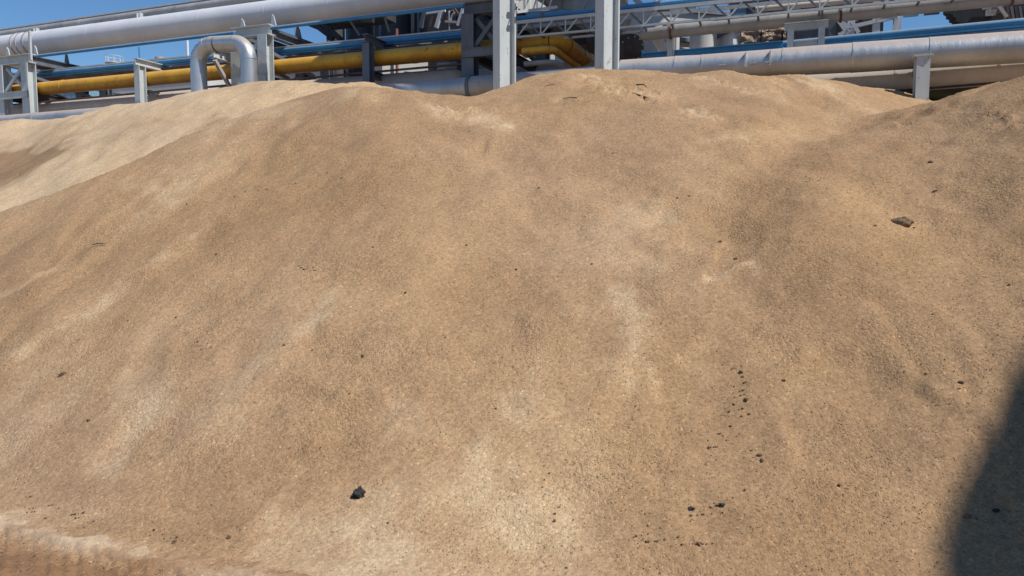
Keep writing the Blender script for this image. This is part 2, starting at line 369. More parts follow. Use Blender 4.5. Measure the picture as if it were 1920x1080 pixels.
def grain_material(name, dark, mid, pale, grain=1.0):
    m,N,L,b=mat(name)
    geo=N.new('ShaderNodeNewGeometry'); a=N.new('ShaderNodeAttribute'); a.attribute_name='tone'
    v=N.new('ShaderNodeTexVoronoi'); v.inputs['Scale'].default_value=92; L.new(geo.outputs['Position'],v.inputs[0])
    v2=N.new('ShaderNodeTexVoronoi'); v2.inputs['Scale'].default_value=44; L.new(geo.outputs['Position'],v2.inputs[0])
    n=N.new('ShaderNodeTexNoise'); n.inputs['Scale'].default_value=24; n.inputs['Detail'].default_value=6; n.inputs['Roughness'].default_value=.7; L.new(geo.outputs['Position'],n.inputs[0])
    nb=N.new('ShaderNodeTexNoise'); nb.inputs['Scale'].default_value=3.1; nb.inputs['Detail'].default_value=5; nb.inputs['Roughness'].default_value=.6; L.new(geo.outputs['Position'],nb.inputs[0])
    def math_(op,x,y=None,z=None):
        k=N.new('ShaderNodeMath'); k.operation=op
        for i,q in enumerate((x,y,z)):
            if q is None: continue
            if isinstance(q,(int,float)): k.inputs[i].default_value=q
            else: L.new(q,k.inputs[i])
        return k.outputs[0]
    t=math_('MULTIPLY_ADD',nb.outputs['Fac'],.3,math_('ADD',a.outputs['Fac'],-.15))
    t=math_('MULTIPLY_ADD',math_('SUBTRACT',n.outputs['Fac'],.5),.30,t)
    r=N.new('ShaderNodeValToRGB'); e=r.color_ramp.elements
    e[0].position=.05; e[0].color=(*dark,1); e[1].position=1.0; e[1].color=(*pale,1)
    k=e.new(.48); k.color=(*mid,1)
    L.new(t,r.inputs[0])
    # single grains: each cell has its own brightness
    sep=N.new('ShaderNodeSeparateColor'); L.new(v.outputs['Color'],sep.inputs[0])
    sep2=N.new('ShaderNodeSeparateColor'); L.new(v2.outputs['Color'],sep2.inputs[0])
    g=math_('MULTIPLY_ADD',sep.outputs[0],.32*grain,1-.16*grain)
    g2=math_('MULTIPLY_ADD',sep2.outputs[1],.22*grain,1-.11*grain)
    gg=math_('MULTIPLY',g,g2)
    # the odd dark speck and bright speck
    dk=math_('GREATER_THAN',sep.outputs[1],.992); lt=math_('GREATER_THAN',sep.outputs[2],.985)
    gg=math_('MULTIPLY',gg,math_('MULTIPLY_ADD',dk,-.4,1.0)); gg=math_('MULTIPLY',gg,math_('MULTIPLY_ADD',lt,.4,1.0))
    mx=N.new('ShaderNodeMixRGB'); mx.blend_type='MULTIPLY'; mx.inputs[0].default_value=1
    cb=N.new('ShaderNodeCombineColor'); [L.new(gg,cb.inputs[i]) for i in range(3)]
    hn=N.new('ShaderNodeTexNoise'); hn.inputs['Scale'].default_value=.33; hn.inputs['Detail'].default_value=3; L.new(geo.outputs['Position'],hn.inputs[0])
    hr=N.new('ShaderNodeValToRGB'); hr.color_ramp.elements[0].position=.38; hr.color_ramp.elements[1].position=.62; hr.color_ramp.elements[0].color=(.99,.99,1.03,1); hr.color_ramp.elements[1].color=(1.015,.985,.945,1); L.new(hn.outputs['Fac'],hr.inputs[0])
    hm=N.new('ShaderNodeMixRGB'); hm.blend_type='MULTIPLY'; hm.inputs[0].default_value=1; L.new(r.outputs[0],hm.inputs[1]); L.new(hr.outputs[0],hm.inputs[2])
    L.new(hm.outputs[0],mx.inputs[1]); L.new(cb.outputs[0],mx.inputs[2]); L.new(mx.outputs[0],b.inputs['Base Color'])
    b.inputs['Roughness'].default_value=.92; b.inputs['Specular IOR Level'].default_value=.15
    hgt=math_('ADD',math_('MULTIPLY',v.outputs['Distance'],-.9),math_('MULTIPLY',v2.outputs['Distance'],-1.1))
    # coarse-grained drifts and fine-grained drifts
    ct=N.new('ShaderNodeTexNoise'); ct.inputs['Scale'].default_value=1.3; ct.inputs['Detail'].default_value=4; L.new(geo.outputs['Position'],ct.inputs[0])
    cm=N.new('ShaderNodeMapRange'); cm.inputs['From Min'].default_value=.38; cm.inputs['From Max'].default_value=.62; cm.inputs['To Min'].default_value=.25; cm.inputs['To Max'].default_value=1.25; L.new(ct.outputs['Fac'],cm.inputs[0])
    hgt=math_('MULTIPLY',hgt,cm.outputs[0])
    hgt=math_('ADD',hgt,math_('MULTIPLY',n.outputs['Fac'],1.6))
    bp=N.new('ShaderNodeBump'); bp.inputs['Strength'].default_value=.85; bp.inputs['Distance'].default_value=.0048*grain; L.new(hgt,bp.inputs['Height']); L.new(bp.outputs[0],b.inputs['Normal'])
    return m

GM=grain_material('brown_grain',(.315,.200,.108),(.42,.274,.153),(.56,.415,.255))
GR=grain_material('pale_dry_grain',(.30,.195,.110),(.53,.385,.235),(.62,.47,.30),grain=.7)
GD=grain_material('packed_brown_dust',(.22,.125,.065),(.33,.20,.11),(.55,.42,.28),grain=.6)

V,F,T,K=grid_heap('main',-9.5,14.0,-1.0,16.0,.034)
main=tag(np_mesh('grain_heap',V,F,GM,{'tone':T,'crust':K}),'large brown grain heap filling most of the picture, with rounded crests below the columns','heap')
V,F,T,K=grid_heap('rear',-17.0,3.0,5.0,20.0,.045)
rear=tag(np_mesh('grain_heap',V,F,GR,{'tone':T+.05,'crust':K}),'pale dry grain heap rising at the left behind the brown one, under the yellow pipe','heap')

# ------------------------------------------------------------------ ground
def ground_mat():
    m,N,L,b=mat('trodden_yard_dirt')
    geo=N.new('ShaderNodeNewGeometry'); n=N.new('ShaderNodeTexNoise'); n.inputs['Scale'].default_value=.8; n.inputs['Detail'].default_value=10; n.inputs['Roughness'].default_value=.65
    L.new(geo.outputs['Position'],n.inputs[0]); r=N.new('ShaderNodeValToRGB')
    r.color_ramp.elements[0].color=(.19,.12,.07,1); r.color_ramp.elements[0].position=.3; r.color_ramp.elements[1].color=(.36,.26,.17,1); r.color_ramp.elements[1].position=.7
    L.new(n.outputs['Fac'],r.inputs[0]); L.new(r.outputs[0],b.inputs['Base Color']); b.inputs['Roughness'].default_value=.95
    bp=N.new('ShaderNodeBump'); bp.inputs['Distance'].default_value=.05; L.new(n.outputs['Fac'],bp.inputs['Height']); L.new(bp.outputs[0],b.inputs['Normal'])
    return m
S=3000
gm=MB(); gm.v=[Vector((-S,-S,-.06)),Vector((S,-S,-.06)),Vector((S,S,-.06)),Vector((-S,S,-.06))]; gm.f=[(0,1,2,3)]; gm.sm=[False]
g=gm.build('ground',ground_mat()); g['kind']='structure'
# dirt lane in front of the heap with tyre ruts and tread prints
xs=np.linspace(-7.5,6.5,934); ys=np.linspace(-1.5,5.6,474); X,Y=np.meshgrid(xs,ys)
toe=TOE
TY=np.interp(X,toe[:,0],toe[:,1]); dist=TY-Y                   # metres in front of the toe of the heap
Z=.012*fbm(X*3,Y*3,4,4)-.012+.010*fbm(X*17,Y*17,9,3)+.006*fbm(X*45,Y*45,10,3)
rimw=np.exp(-((dist-.10+.16*fbm(X*1.7,Y*1.7,12,4))/.16)**2)
Z=Z+.012*rimw*(.5+1.6*fbm(X*4,Y*7,16,4))
band=lambda c,w: 1/(1+np.exp(-(w-np.abs(dist-c))/.02))
tread=np.sign(np.sin((X*1.0+Y*.5)*math.pi*2/.085+np.where(dist>.55,1,-1)*dist*9))*.5
for c in (.40,2.25):
    bnd=band(c,.20); Z=Z-bnd*.02+bnd*.028*tread*np.clip(fbm(X*2,Y*2,71,2)+.65,0,1)
    Z=Z+.018*np.exp(-((np.abs(dist-c)-.24)/.03)**2)
tone=.42+.5*fbm(X*1.2,Y*3,6,4)+.45*rimw*np.clip(.45+1.8*fbm(X*3,Y*5,19,4),0,1)-.10*band(.42,.2)
V=np.stack([X.ravel(),Y.ravel(),Z.ravel()],1); nx,ny=len(xs),len(ys); idx=np.arange(nx*ny).reshape(ny,nx)
F=np.stack([idx[:-1,:-1],idx[:-1,1:],idx[1:,1:],idx[1:,:-1]],-1).reshape(-1,4)
lane=np_mesh('dirt_road',V,F,GD,{'tone':tone.ravel()}); lane['kind']='structure'

# ------------------------------------------------------------------ height lookup on the finished heaps
def surf(X,Y):
    X=np.atleast_1d(np.asarray(X,float)); Y=np.atleast_1d(np.asarray(Y,float))
    return np.maximum.reduce([heap_detail(h,X,Y)[0] for h in HEAP]+[np.full(X.shape,-.01)])

# loose pellets lying on the slopes near the viewer (nobody could count them)
def pellets(count, seed):
    r=np.random.default_rng(seed)
    dep=3.2+ (r.random(count)**1.2)*6.3; X=(r.random(count)*2-1)*.78*dep; Y=dep
    dens=vnoise(X*1.3,Y*1.3,55)+.6*vnoise(X*5,Y*5,56)+.5
    k=r.random(count)<np.clip(dens*1.2,.1,1); X,Y=X[k],Y[k]; n=len(X)
    Z=surf(X,Y)
    base=np.array([[1,0,0],[-1,0,0],[0,1,0],[0,-1,0],[0,0,1],[0,0,-1]],float)
    fc=np.array([[0,2,4],[2,1,4],[1,3,4],[3,0,4],[2,0,5],[1,2,5],[3,1,5],[0,3,5]])
    s=(.0020+.0028*r.random(n)**3)[:,None,None]
    jit=1+.5*(r.random((n,6,1))-.5)
    q=r.normal(size=(n,4)); q/=np.linalg.norm(q,axis=1,keepdims=True); w,x,y,z=q.T
    R=np.stack([np.stack([1-2*(y*y+z*z),2*(x*y-z*w),2*(x*z+y*w)],-1),np.stack([2*(x*y+z*w),1-2*(x*x+z*z),2*(y*z-x*w)],-1),np.stack([2*(x*z-y*w),2*(y*z+x*w),1-2*(x*x+y*y)],-1)],1)
    P=(base[None]*jit*np.array([1.0,1.0,1.35]))*s
    P=np.einsum('nij,nkj->nki',R,P)+np.stack([X,Y,Z+.002],1)[:,None,:]
    F=(fc[None]+6*np.arange(n)[:,None,None]).reshape(-1,3)
    tone=np.repeat(.35+.45*r.random(n)**1.5,6)
    return np_mesh('loose_grain',P.reshape(-1,3),F,GM,{'tone':tone},smooth=False)
lg=tag(pellets(50000,5),'loose single grains lying all over the heap slopes','grain',kind='stuff')

# ------------------------------------------------------------------ clods, lumps and twigs
def clod_mat(name,c1,c2):
    m,N,L,b=mat(name); geo=N.new('ShaderNodeNewGeometry'); n=N.new('ShaderNodeTexNoise'); n.inputs['Scale'].default_value=45; n.inputs['Detail'].default_value=6
    L.new(geo.outputs['Position'],n.inputs[0]); r=N.new('ShaderNodeValToRGB'); r.color_ramp.elements[0].color=(*c1,1); r.color_ramp.elements[1].color=(*c2,1); r.color_ramp.elements[0].position=.35; r.color_ramp.elements[1].position=.65
    L.new(n.outputs['Fac'],r.inputs[0]); L.new(r.outputs[0],b.inputs['Base Color']); b.inputs['Roughness'].default_value=.95
    bp=N.new('ShaderNodeBump'); bp.inputs['Distance'].default_value=.01; L.new(n.outputs['Fac'],bp.inputs['Height']); L.new(bp.outputs[0],b.inputs['Normal'])
    return m
CM=clod_mat('brown_clod',(.08,.052,.03),(.26,.17,.10)); CB=clod_mat('earth_clod',(.12,.078,.042),(.32,.215,.12)); CK=clod_mat('black_lump',(.012,.012,.014),(.07,.066,.07)); CW=clod_mat('dark_twig',(.03,.018,.012),(.07,.04,.025))
def lump(name, px, py, sx, sy, sz, mt, yaw=0, seed=0, sub=3, rough=.35):
    import bmesh
    sx,sy,sz=sx*.58,sy*.58,sz*.6
    (x,y),=ground_hits([(px,py)]); z=float(surf(x,y)[0])
    bm=bmesh.new(); bmesh.ops.create_icosphere(bm,subdivisions=sub,radius=1)
    from mathutils import noise
    for v in bm.verts:
        f=1+rough*noise.noise(v.co*1.7+Vector((seed*3.1,seed,0)))*1.6+rough*.7*noise.noise(v.co*4.3+Vector((0,seed*2.7,4)))
        v.co=Vector((v.co.x*sx*f,v.co.y*sy*f,v.co.z*sz*f))
    me=bpy.data.meshes.new(name); bm.to_mesh(me); bm.free(); me.materials.append(mt)
    o=bpy.data.objects.new(name,me); C.objects.link(o); o.location=(x,y,z+sz*.12); o.rotation_euler=(math.radians(-25),0,yaw)
    return o
tag(lump('clod',1690,400,.15,.07,.09,CB,math.radians(-40),2,4,.12),'largest brown clod, elongated, on the right heap','clod')
tag(lump('lump',672,906,.055,.042,.054,CK,.3,5,4,.5),'charcoal black lump alone low on the middle heap','lump')
tag(lump('clod',1352,940,.028,.02,.02,CK,.3,9,3,.5),'small dark clod, right one of two low on the middle heap near the shadow','clod')
tag(lump('clod',1296,954,.028,.02,.02,CK,.3,11,3,.5),'small blackish clod, left one of two low on the middle heap','clod')
tag(lump('clod',1745,298,.04,.028,.022,CM,.2,12,3),'brown clod on the right heap, upper of two above the largest clod','clod')
tag(lump('clod',1755,328,.045,.022,.02,CM,.2,13,3),'flat dark clod on the right heap just above the largest clod','clod')
tag(lump('clod',1641,418,.025,.018,.016,CM,.1,14,3),'small dark clod just left of the largest clod','clod')
tag(lump('clod',118,694,.05,.03,.022,CM,.6,15,3),'crumbly brown clod far left on the slope','clod')
tag(lump('clod',1818,900,.035,.02,.02,CM,.2,16,3),'dark clod at the edge of the big shadow','clod')
tag(lump('clod',1872,884,.03,.02,.018,CK,.2,17,3),'blackish clod lying inside the big shadow','clod')
tag(lump('clod',428,975,.022,.02,.015,CM,.2,18,3),'round brown clod above the dirt lane, low left','clod')
spots=[(1803,694),(1575,861),(1750,573),(1738,670),(1895,500),(1535,345),(1550,360),(1480,355),(1390,688),(1394,715),(1400,733),(1376,742),(1368,752),(1328,812),(1330,823),
 (1425,818),(1430,830),(1410,815),(1398,733),(440,364),(585,630),(532,637),(330,590),(165,768),(85,972),(327,1000),(680,657),(727,973),(968,508),(1110,516),(1270,386),(1292,384),
 (1398,893),(1040,977),(1030,886),(1062,1076),(1310,1020),(1325,1023),(1075,980),(880,250),(985,265),(500,350),(460,352),(350,375),(405,470),(570,495),(240,600),(108,533),(1470,700),
 (1220,150),(875,475),(835,640),(760,560),(700,470),(640,330),(780,300),(1010,360),(1150,300),(1350,450),(1380,470),(655,720),
 (600,800),(520,870),(930,770),(1090,830),(1240,640),(1655,330),(1610,250)]
for x0,y0,x1,y1,k in ((1385,680,1402,740,16),(1400,740,1325,828,18),(1180,1012,1330,1024,24),(1275,962,1362,936,16),(20,880,70,960,12),(90,930,180,985,14),(280,985,350,1000,8),(470,350,610,335,12),(560,490,610,500,8),(1000,880,1060,975,8),(1500,330,1560,372,8),(1660,390,1720,395,8),(360,640,400,655,8),(1790,680,1810,700,4)):
    for i in range(k):
        f=random.random(); spots.append((x0+(x1-x0)*f+random.gauss(0,9),y0+(y1-y0)*f+random.gauss(0,6)))
nbig=70
protos=[]
hits=ground_hits(spots); zs=surf(hits[:,0],hits[:,1])
for i,(x,y) in enumerate(hits):
    if i<5:
        o=lump('small_clod',spots[i][0],spots[i][1],.018,.013,.011,CM,0,20+i,2,.6); protos.append(o)
        tag(o,'tiny dark brown clod among many strewn on the heaps','clod','tiny dark clods strewn over the grain heaps')
    else:
        o=protos[i%5].copy(); C.objects.link(o)
    s=random.choice((.5,.6,.7,.8,.9,1.0,1.2,1.4)) if i<60 else random.choice((.3,.4,.45,.5,.6,.8)); o.scale=(s,s,s); o.location=(x,y,zs[i]+.004); o.rotation_euler=(-.4,0,random.uniform(0,6))
def twig(lst,label,r=.005):
    pts=ground_hits(lst); zz=surf(pts[:,0],pts[:,1])
    o=MB().tube([Vector((p[0]+random.uniform(-.02,.02),p[1],z+random.uniform(.0,.03))) for p,z in zip(pts,zz)],r,6,rs=[r*(.5+.8*random.random()) for _ in lst]).build('twig',CW); tag(o,label,'twig')
twig([(1188,179),(1200,183),(1213,190),(1225,189)],'dark crooked twig on the crust below the tall right column',.006)
twig([(1196,161),(1205,166),(1213,163)],'short dark twig above the crooked one on the right crest',.008)
twig([(1058,186),(1068,188),(1080,189)],'short twig on the slope left below the tall right column',.006)
twig([(1022,164),(1032,160),(1042,159)],'thin twig near the crest between the two tall columns',.006)
twig([(172,457),(182,459),(200,457)],'thin dark twig on the left slope of the brown heap',.004)

# ------------------------------------------------------------------ pipes of the rack
def line(pa, pb, n, s0=None, s1=None):
    """a straight run through two sighted points, extended from rack station s0 to s1"""
    A=at(*pa,n); B=at(*pb,n); d=(B-A); ds=sof(B)-sof(A)
    A2=A+d*((s0-sof(A))/ds) if s0 is not None else A
    B2=A+d*((s1-sof(A))/ds) if s1 is not None else B
    return A2,B2
# big white pipe on top
A,B=line((0,90),(724,0),1.6,-34,9); r=.30
t=thing('insulated_pipe','thickest white clad pipe running along the top of the rack at left','pipe',A)
r=.308
MB().tube([A,B],r,48).build('pipe_body','white',t)
bands(t,A,B,r,1.9,'white',grow=.0035,w=.04)
for px in (40,49,62):
    c=at(px,88,1.6); d=(B-A).normalized(); c=A+d*((c-A).dot(d)); MB().tube([c-d*.02,c+d*.02],r+.02,40).build('joint_band','grey',t)
# upper grey pipe with tray
A,B=line((0,66),(384,11),2.3,-34,7)
t=thing('thin_pipe','slim weathered grey pipe above the thick white one','pipe',A)
MB().tube([A,B],.105,24).build('pipe_body','grey',t)
bands(t,A,B,.105,3.0,'grey',grow=.008)
o=MB().bar(A+UP*.17+RN*.05,B+UP*.17+RN*.05,.10,.03).build('cable_tray','steel'); tag(o,'thin grey cable tray along the top of the slim grey pipe','cable tray')
for px,py in ((68,60),(262,32),(512,0),(640,-22)):
    c=at(px,py,2.0); c2=Vector(c)
    tt=thing('pipe_bracket',{68:'bracket holding the slim grey pipe over the left tower',262:'bracket under the slim grey pipe, second from left',512:'bracket under the slim grey pipe, above the middle tower',640:'bracket under the slim grey pipe near the top edge'}[px],'bracket',c-UP*.25,None)
    MB().hbeam(c-UP*.22,c+UP*.10,.10,.12,RU,.014).build('post','steel',tt)
    MB().bar(c+UP*.0-RU*.04,c+RN*.5+UP*.0-RU*.04,.05,.05).build('arm','steel_d',tt)
# blue edge rail, in two lengths between the towers
A0,B0=line((65,106),(870,10),.15)
e0=(B0-A0)/(sof(B0)-sof(A0))
for x0,x1,lab in ((66,438,'thin blue channel rail under the thick white pipe, between far left tower and U pipe'),(508,870,'thin blue channel rail under the thick white pipe, right of the U pipe')):
    A=A0+e0*(sof(at(x0,60,.15))-sof(A0)); B=A0+e0*(sof(at(x1,40,.15))-sof(A0))
    t=thing('blue_channel',lab,'rail',A)
    MB().tube([A,B],.034,14).build('rail_body','blue',t); MB().bar(A+UP*.038+RN*.02,B+UP*.038+RN*.02,.05,.012).build('cap_strip','steel',t)
# second blue beam with grey top and the brown pipe below
A,B=line((90,137),(870,62),1.1,-26,sof(at(873,62,1.1)))
t=thing('blue_beam','deep blue girder with a grey top running behind the yellow pipe brackets','beam',A)
MB().tube([A-UP*.01,B-UP*.01],.062,20).build('pipe_body','blue',t); MB().bar(A+UP*.07+RN*.04,B+UP*.07+RN*.04,.14,.03).build('top_plate','steel',t)
MB().bar(A-UP*.085+RN*.02,B-UP*.085+RN*.02,.16,.015).build('bottom_plate','blue',t)
A2,B2=line((90,149),(870,80),1.1,-26,sof(at(873,80,1.1)))
o=MB().tube([A2,B2],.045,16).build('thin_pipe','brown'); tag(o,'thin rusty brown pipe between the blue girder and the yellow pipe','pipe')
o=MB().tube([A2+RN*.5+UP*.08,B2+RN*.5+UP*.08],.06,16).build('thin_pipe','steel_d'); tag(o,'thin grey pipe half hidden behind the rusty brown one','pipe')
# yellow gas pipe with elbow away from the viewer
yn=.72
Y0,Y1=line((70,167),(866,95),yn,-30,0.0)
YC=at(1052,85,yn)
YC.z=Y0.z+(Y1-Y0).z*((sof(YC)-sof(Y0))/(sof(Y1)-sof(Y0)))
ry=.16
Ye=YC+RN*2.6
arc=bend(Y0,YC,Ye,.20,6)
t=thing('gas_pipe','thick yellow pipe that turns away from the viewer beside the tall right column','pipe',Y0)
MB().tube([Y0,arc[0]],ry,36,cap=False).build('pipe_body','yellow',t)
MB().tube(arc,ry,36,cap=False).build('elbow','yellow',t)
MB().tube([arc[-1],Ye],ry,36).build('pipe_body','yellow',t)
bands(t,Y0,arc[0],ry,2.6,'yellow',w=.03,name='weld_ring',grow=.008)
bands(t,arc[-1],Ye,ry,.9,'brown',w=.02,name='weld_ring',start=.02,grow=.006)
y2=.07
P0=at(980,97,yn-.40); P1=at(1036,92,yn-.40); P1.z=P0.z; Pe=P1+RN*2.4
arc2=bend(P0,P1,Pe,.18,5)
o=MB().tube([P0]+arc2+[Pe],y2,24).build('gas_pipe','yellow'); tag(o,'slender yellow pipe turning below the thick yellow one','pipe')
o=MB().tube([P0-UP*.20+RN*.1]+[q-UP*.20+RN*.1 for q in arc2]+[Pe-UP*.2+RN*.1],.05,16).build('thin_pipe','grey'); tag(o,'slender grey pipe turning below the slender yellow one','pipe')
# tray under the yellow pipe
A,B=line((70,192),(866,120),.62,-26,sof(at(870,120,.62)))
t=thing('rack_runner','dark flat steel runner right below the thick yellow pipe','beam',A)
MB().bar(A,B,.07,.03).build('strip','brown',t); MB().bar(A+RN*.4-UP*.02,B+RN*.4-UP*.02,.10,.05).build('strip','dark',t)
# pale pipe low behind the rear heap
A,B=line((160,200),(750,156),1.1,-30,sof(at(858,150,1.1)))
t=thing('insulated_pipe','pale dusty clad pipe just above the heaps with a rounded end near the dark tower','pipe',A)
e=(B-A).normalized()
MB().tube([A,B,B+e*.10,B+e*.17,B+e*.2],.21,36,rs=[.21,.21,.19,.13,.05]).build('pipe_body','pale',t); bands(t,A,B,.21,2.1,'pale',grow=.006)
A,B=line((40,205),(560,168),2.3,-30,2)
o=MB().tube([A,B],.16,28).build('insulated_pipe','pale'); tag(o,'pale pipe hidden furthest back just above the heaps','pipe')
# silver pipe: left stretch, right stretch, near the viewer at right
def zline(px1,py1,px2,py2,n,s0,s1): return line((px1,py1),(px2,py2),n,s0,s1)
A,B=zline(14,231,860,166,0,-30,sof(at(1136,141,0))); r=.20
t=thing('insulated_pipe','galvanised pipe showing between the heaps left of the middle column','pipe',A)
e=(B-A).normalized(); J=A+e*((at(883,164,0)-A).dot(e))
MB().tube([A,J-e*.02],r-.005,40).build('pipe_body','silver',t); MB().tube([J+e*.02,B],r+.004,40).build('pipe_body','grey',t)  # right of the flange greyer: shadow on the pipe put into its colour
MB().tube([J-e*.03,J+e*.03],r+.03,40).build('flange','steel_d',t); bands(t,A,J,r,3.2,'silver',grow=.006)
A,B=zline(1300,127,1850,92,-.32,sof(at(1165,135,-.32)),12.5); r=.215
t=thing('insulated_pipe','thick dented galvanised pipe crossing the right side above the heaps','pipe',A)
e=(B-A).normalized(); q=lambda px: A+e*((at(px,110,-.32)-A).dot(e))
segs=[A,q(1268),q(1318),q(1468),q(1598),q(1740),B]; rr=[.20,.202,.195,.21,.22,.218,.225]
for k in range(len(segs)-1):
    MB().tube([segs[k],segs[k+1]],r,40,rs=[rr[k],rr[k+1]-.004]).build('pipe_body','silver',t)
    if k: MB().tube([segs[k]-e*.01,segs[k]+e*.01],rr[k]+.003,40).build('joint_band','silver_c',t)
for px in (1358,1414,1444):
    c=q(px)-RN*.19-UP*.02
    v=MB().tube([c,c-RN*.09-UP*.02],.018,10).build('drain_cock','steel_d',t); MB().bar(c-RN*.09-RU*.05-UP*.02,c-RN*.09+RU*.05-UP*.02,.015,.02).build('handle','steel',v)
for k in (0,1):
    c=q(1400+k*45); MB().box(c-RN*.17+UP*.03,RU*.012,RN*.05,UP*.11).build('bracket','steel',t)
# lower right pipes behind
A,B=zline(1570,158,1880,132,.12,1.0,12)
o=thing('insulated_pipe','dusty pinkish pipe under the dented galvanised one, right of the short column','pipe',A); MB().tube([A,B],.20,32).build('pipe_body','pale',o); bands(o,A,B,.2,1.4,'pale',grow=.005); MB().bar(A-UP*.19-RN*.1,B-UP*.19-RN*.1,.03,.025).build('rail','dark',o)
A,B=zline(1600,176,1860,157,.9,1.0,12)
o=thing('insulated_pipe','lowest dark grey pipe behind the short right column','pipe',A); MB().tube([A,B],.17,32).build('pipe_body','grey',o); bands(o,A,B,.17,.8,'grey',grow=.005)
c=at(1745,168,.75); c2=c+RU*.95-UP*.02+RN*.05
o=thing('duct_stub','dark green drum with an open ragged end behind the short right column','duct',c-UP*.3)
MB().tube([c-RU*.5,c2],.20,32,cap=False,rs=[.2,.17]).build('shell','green',o)
MB().tube([c2-RU*.03,c2+RU*.03],.175,24).build('rim','brown',o)
for k in range(9):
    a=k*.7; MB().box(c2+RU*.035+UP*math.cos(a)*.10+RN*math.sin(a)*.10,RU*.008,(UP*math.sin(a)+RN*.3)*.05,UP*.04).build('debris','foil' if k%3 else 'dark',o)
o=MB().box(at(1800,185,1.6)-UP*.2,RU*1.1,RN*.5,UP*.13).build('steel_skip','steel_d'); tag(o,'dark blue grey steel trough low behind the right heap','trough')

# expansion loop (the inverted U)
ln_=-.25; rl=.165
def lp(px,py): return at(px,py,ln_)
L0=lp(373,150); L0.z=1.5; L1=lp(374,84); R1=lp(466,80); R0=lp(467,150); R0.z=1.5; 
L1.x,L1.y=L0.x,L0.y; R1.x,R1.y=R0.x,R0.y
t=thing('pipe_loop','tall silver pipe bend shaped like an upturned U rising from the rear heap','pipe',Vector((L0.x,L0.y,0)))
aL=bend(L0,L1,R1,.36,5); aR=bend(L1,R1,R0,.36,12)
MB().tube([L0,aL[0]],rl,36,cap=False).build('leg','silver_c',t); MB().tube([R0,aR[-1]],rl,36,cap=False).build('leg','silver_c',t)
el=MB()
for k in range(len(aL)-1): el.tube([aL[k],aL[k+1]],rl+.004*(k%2),36)
el.build('elbow','silver_c',t)
MB().tube(aR,rl,36,cap=False).build('elbow','silver_c',t); MB().tube([aL[-1],aR[0]],rl,36,cap=False).build('crown','silver_c',t)
for c,d in (((aL[-1]+aR[0])*.5-RU*.15,RU),): MB().tube([c-d*.01,c+d*.01],rl+.006,36).build('joint_band','brown',t)

# ------------------------------------------------------------------ rack towers
def tower(name,label,pxl,pxr,ytop,n0,mt,cw,depth=2.2,low=None,xb=True,second=None):
    fl=at(pxl,ytop,n0); fr=at(pxr,ytop,n0); zt=(fl.z+fr.z)/2
    t=thing(name,label,'rack tower',Vector((fl.x,fl.y,0)))
    cols=[]
    for f in (fl,fr):
        for dn in (0,depth):
            b=Vector((f.x,f.y,0))+RN*dn; cols.append(b)
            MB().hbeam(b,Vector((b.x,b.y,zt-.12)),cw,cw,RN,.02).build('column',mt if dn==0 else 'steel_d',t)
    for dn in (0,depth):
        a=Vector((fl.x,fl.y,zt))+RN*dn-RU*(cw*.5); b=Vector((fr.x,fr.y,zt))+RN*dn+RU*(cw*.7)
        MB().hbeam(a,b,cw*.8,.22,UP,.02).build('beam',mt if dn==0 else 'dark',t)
    for f in (fl,fr):
        a=Vector((f.x,f.y,zt-.005))+RN*(cw*.45); b=a+RN*(depth-cw*.9); MB().hbeam(a,b,cw*.6,.20,UP,.018).build('cross_beam','steel_d',t)
        a=Vector((f.x,f.y,zt-.42))+RN*(cw*.55); MB().bar(a,a+RN*(depth-.2)-UP*.3,.07,.07).build('brace','steel_d',t)
    for z in (low or []):
        a=Vector((fl.x,fl.y,z))-RN*(cw*.5+.02); b=Vector((fr.x,fr.y,z))-RN*(cw*.5+.02)
        MB().hbeam(a-RU*.1,b+RU*.1,.04,.17,UP,.012).build('beam',mt,t)
        for f in (fl,fr):
            a=Vector((f.x,f.y,z))+RN*(cw*.5); MB().hbeam(a,a+RN*(depth-cw),.1,.16,UP,.014).build('cross_beam','dark',t)
    if xb and low:
        z0=low[0]+.13; z1=zt-.18
        a=Vector((fl.x,fl.y,0))-RN*.0; b=Vector((fr.x,fr.y,0))
        i=cw*.5
        MB().bar(a+RU*i+UP*z0-RN*.05,b-RU*i+UP*z1-RN*.05,.03,.08).build('brace',mt,t)
        MB().bar(a+RU*i+UP*z1+RN*.0,b-RU*i+UP*z0+RN*.0,.03,.08).build('brace',mt,t)
    return t,fl,fr,zt
zb=at(25,181,.4).z
T1=tower('rack_tower','cross braced grey tower at the far left carrying the white pipe',5,52,113,.4,'steel',.235,low=[zb])
zb=at(480,150,.4).z
T2=tower('rack_tower','grey tower behind the upturned U pipe',446,497,60,.4,'steel',.235,low=[zb])
zb=at(905,100,.4).z
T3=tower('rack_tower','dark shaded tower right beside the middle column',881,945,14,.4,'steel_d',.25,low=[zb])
# saddles under the white pipe
for px,py,lab in ((14,100,'left pipe saddle on the far left tower'),(66,97,'right pipe saddle on the far left tower'),(455,48,'left pipe saddle on the tower behind the U pipe'),(512,40,'right pipe saddle on the tower behind the U pipe')):
    c=at(px,py,.75); z=c.z
    t=thing('pipe_saddle',lab,'pipe saddle',c-UP*.2)
    MB().prism([c-UP*.22-RU*.10,c-UP*.22+RU*.10,c+UP*.10+RU*.02,c+UP*.16-RU*.03],RN*.03).build('gusset','steel',t)
    MB().box(c+RN*.45-UP*.235,RU*.16,RN*.45,UP*.014).build('base_plate','steel_d',t)
    MB().prism([c-UP*.22-RU*.10+RN*.85,c-UP*.22+RU*.10+RN*.85,c+UP*.10+RU*.02+RN*.85,c+UP*.16-RU*.03+RN*.85],RN*.03).build('gusset','steel_d',t)
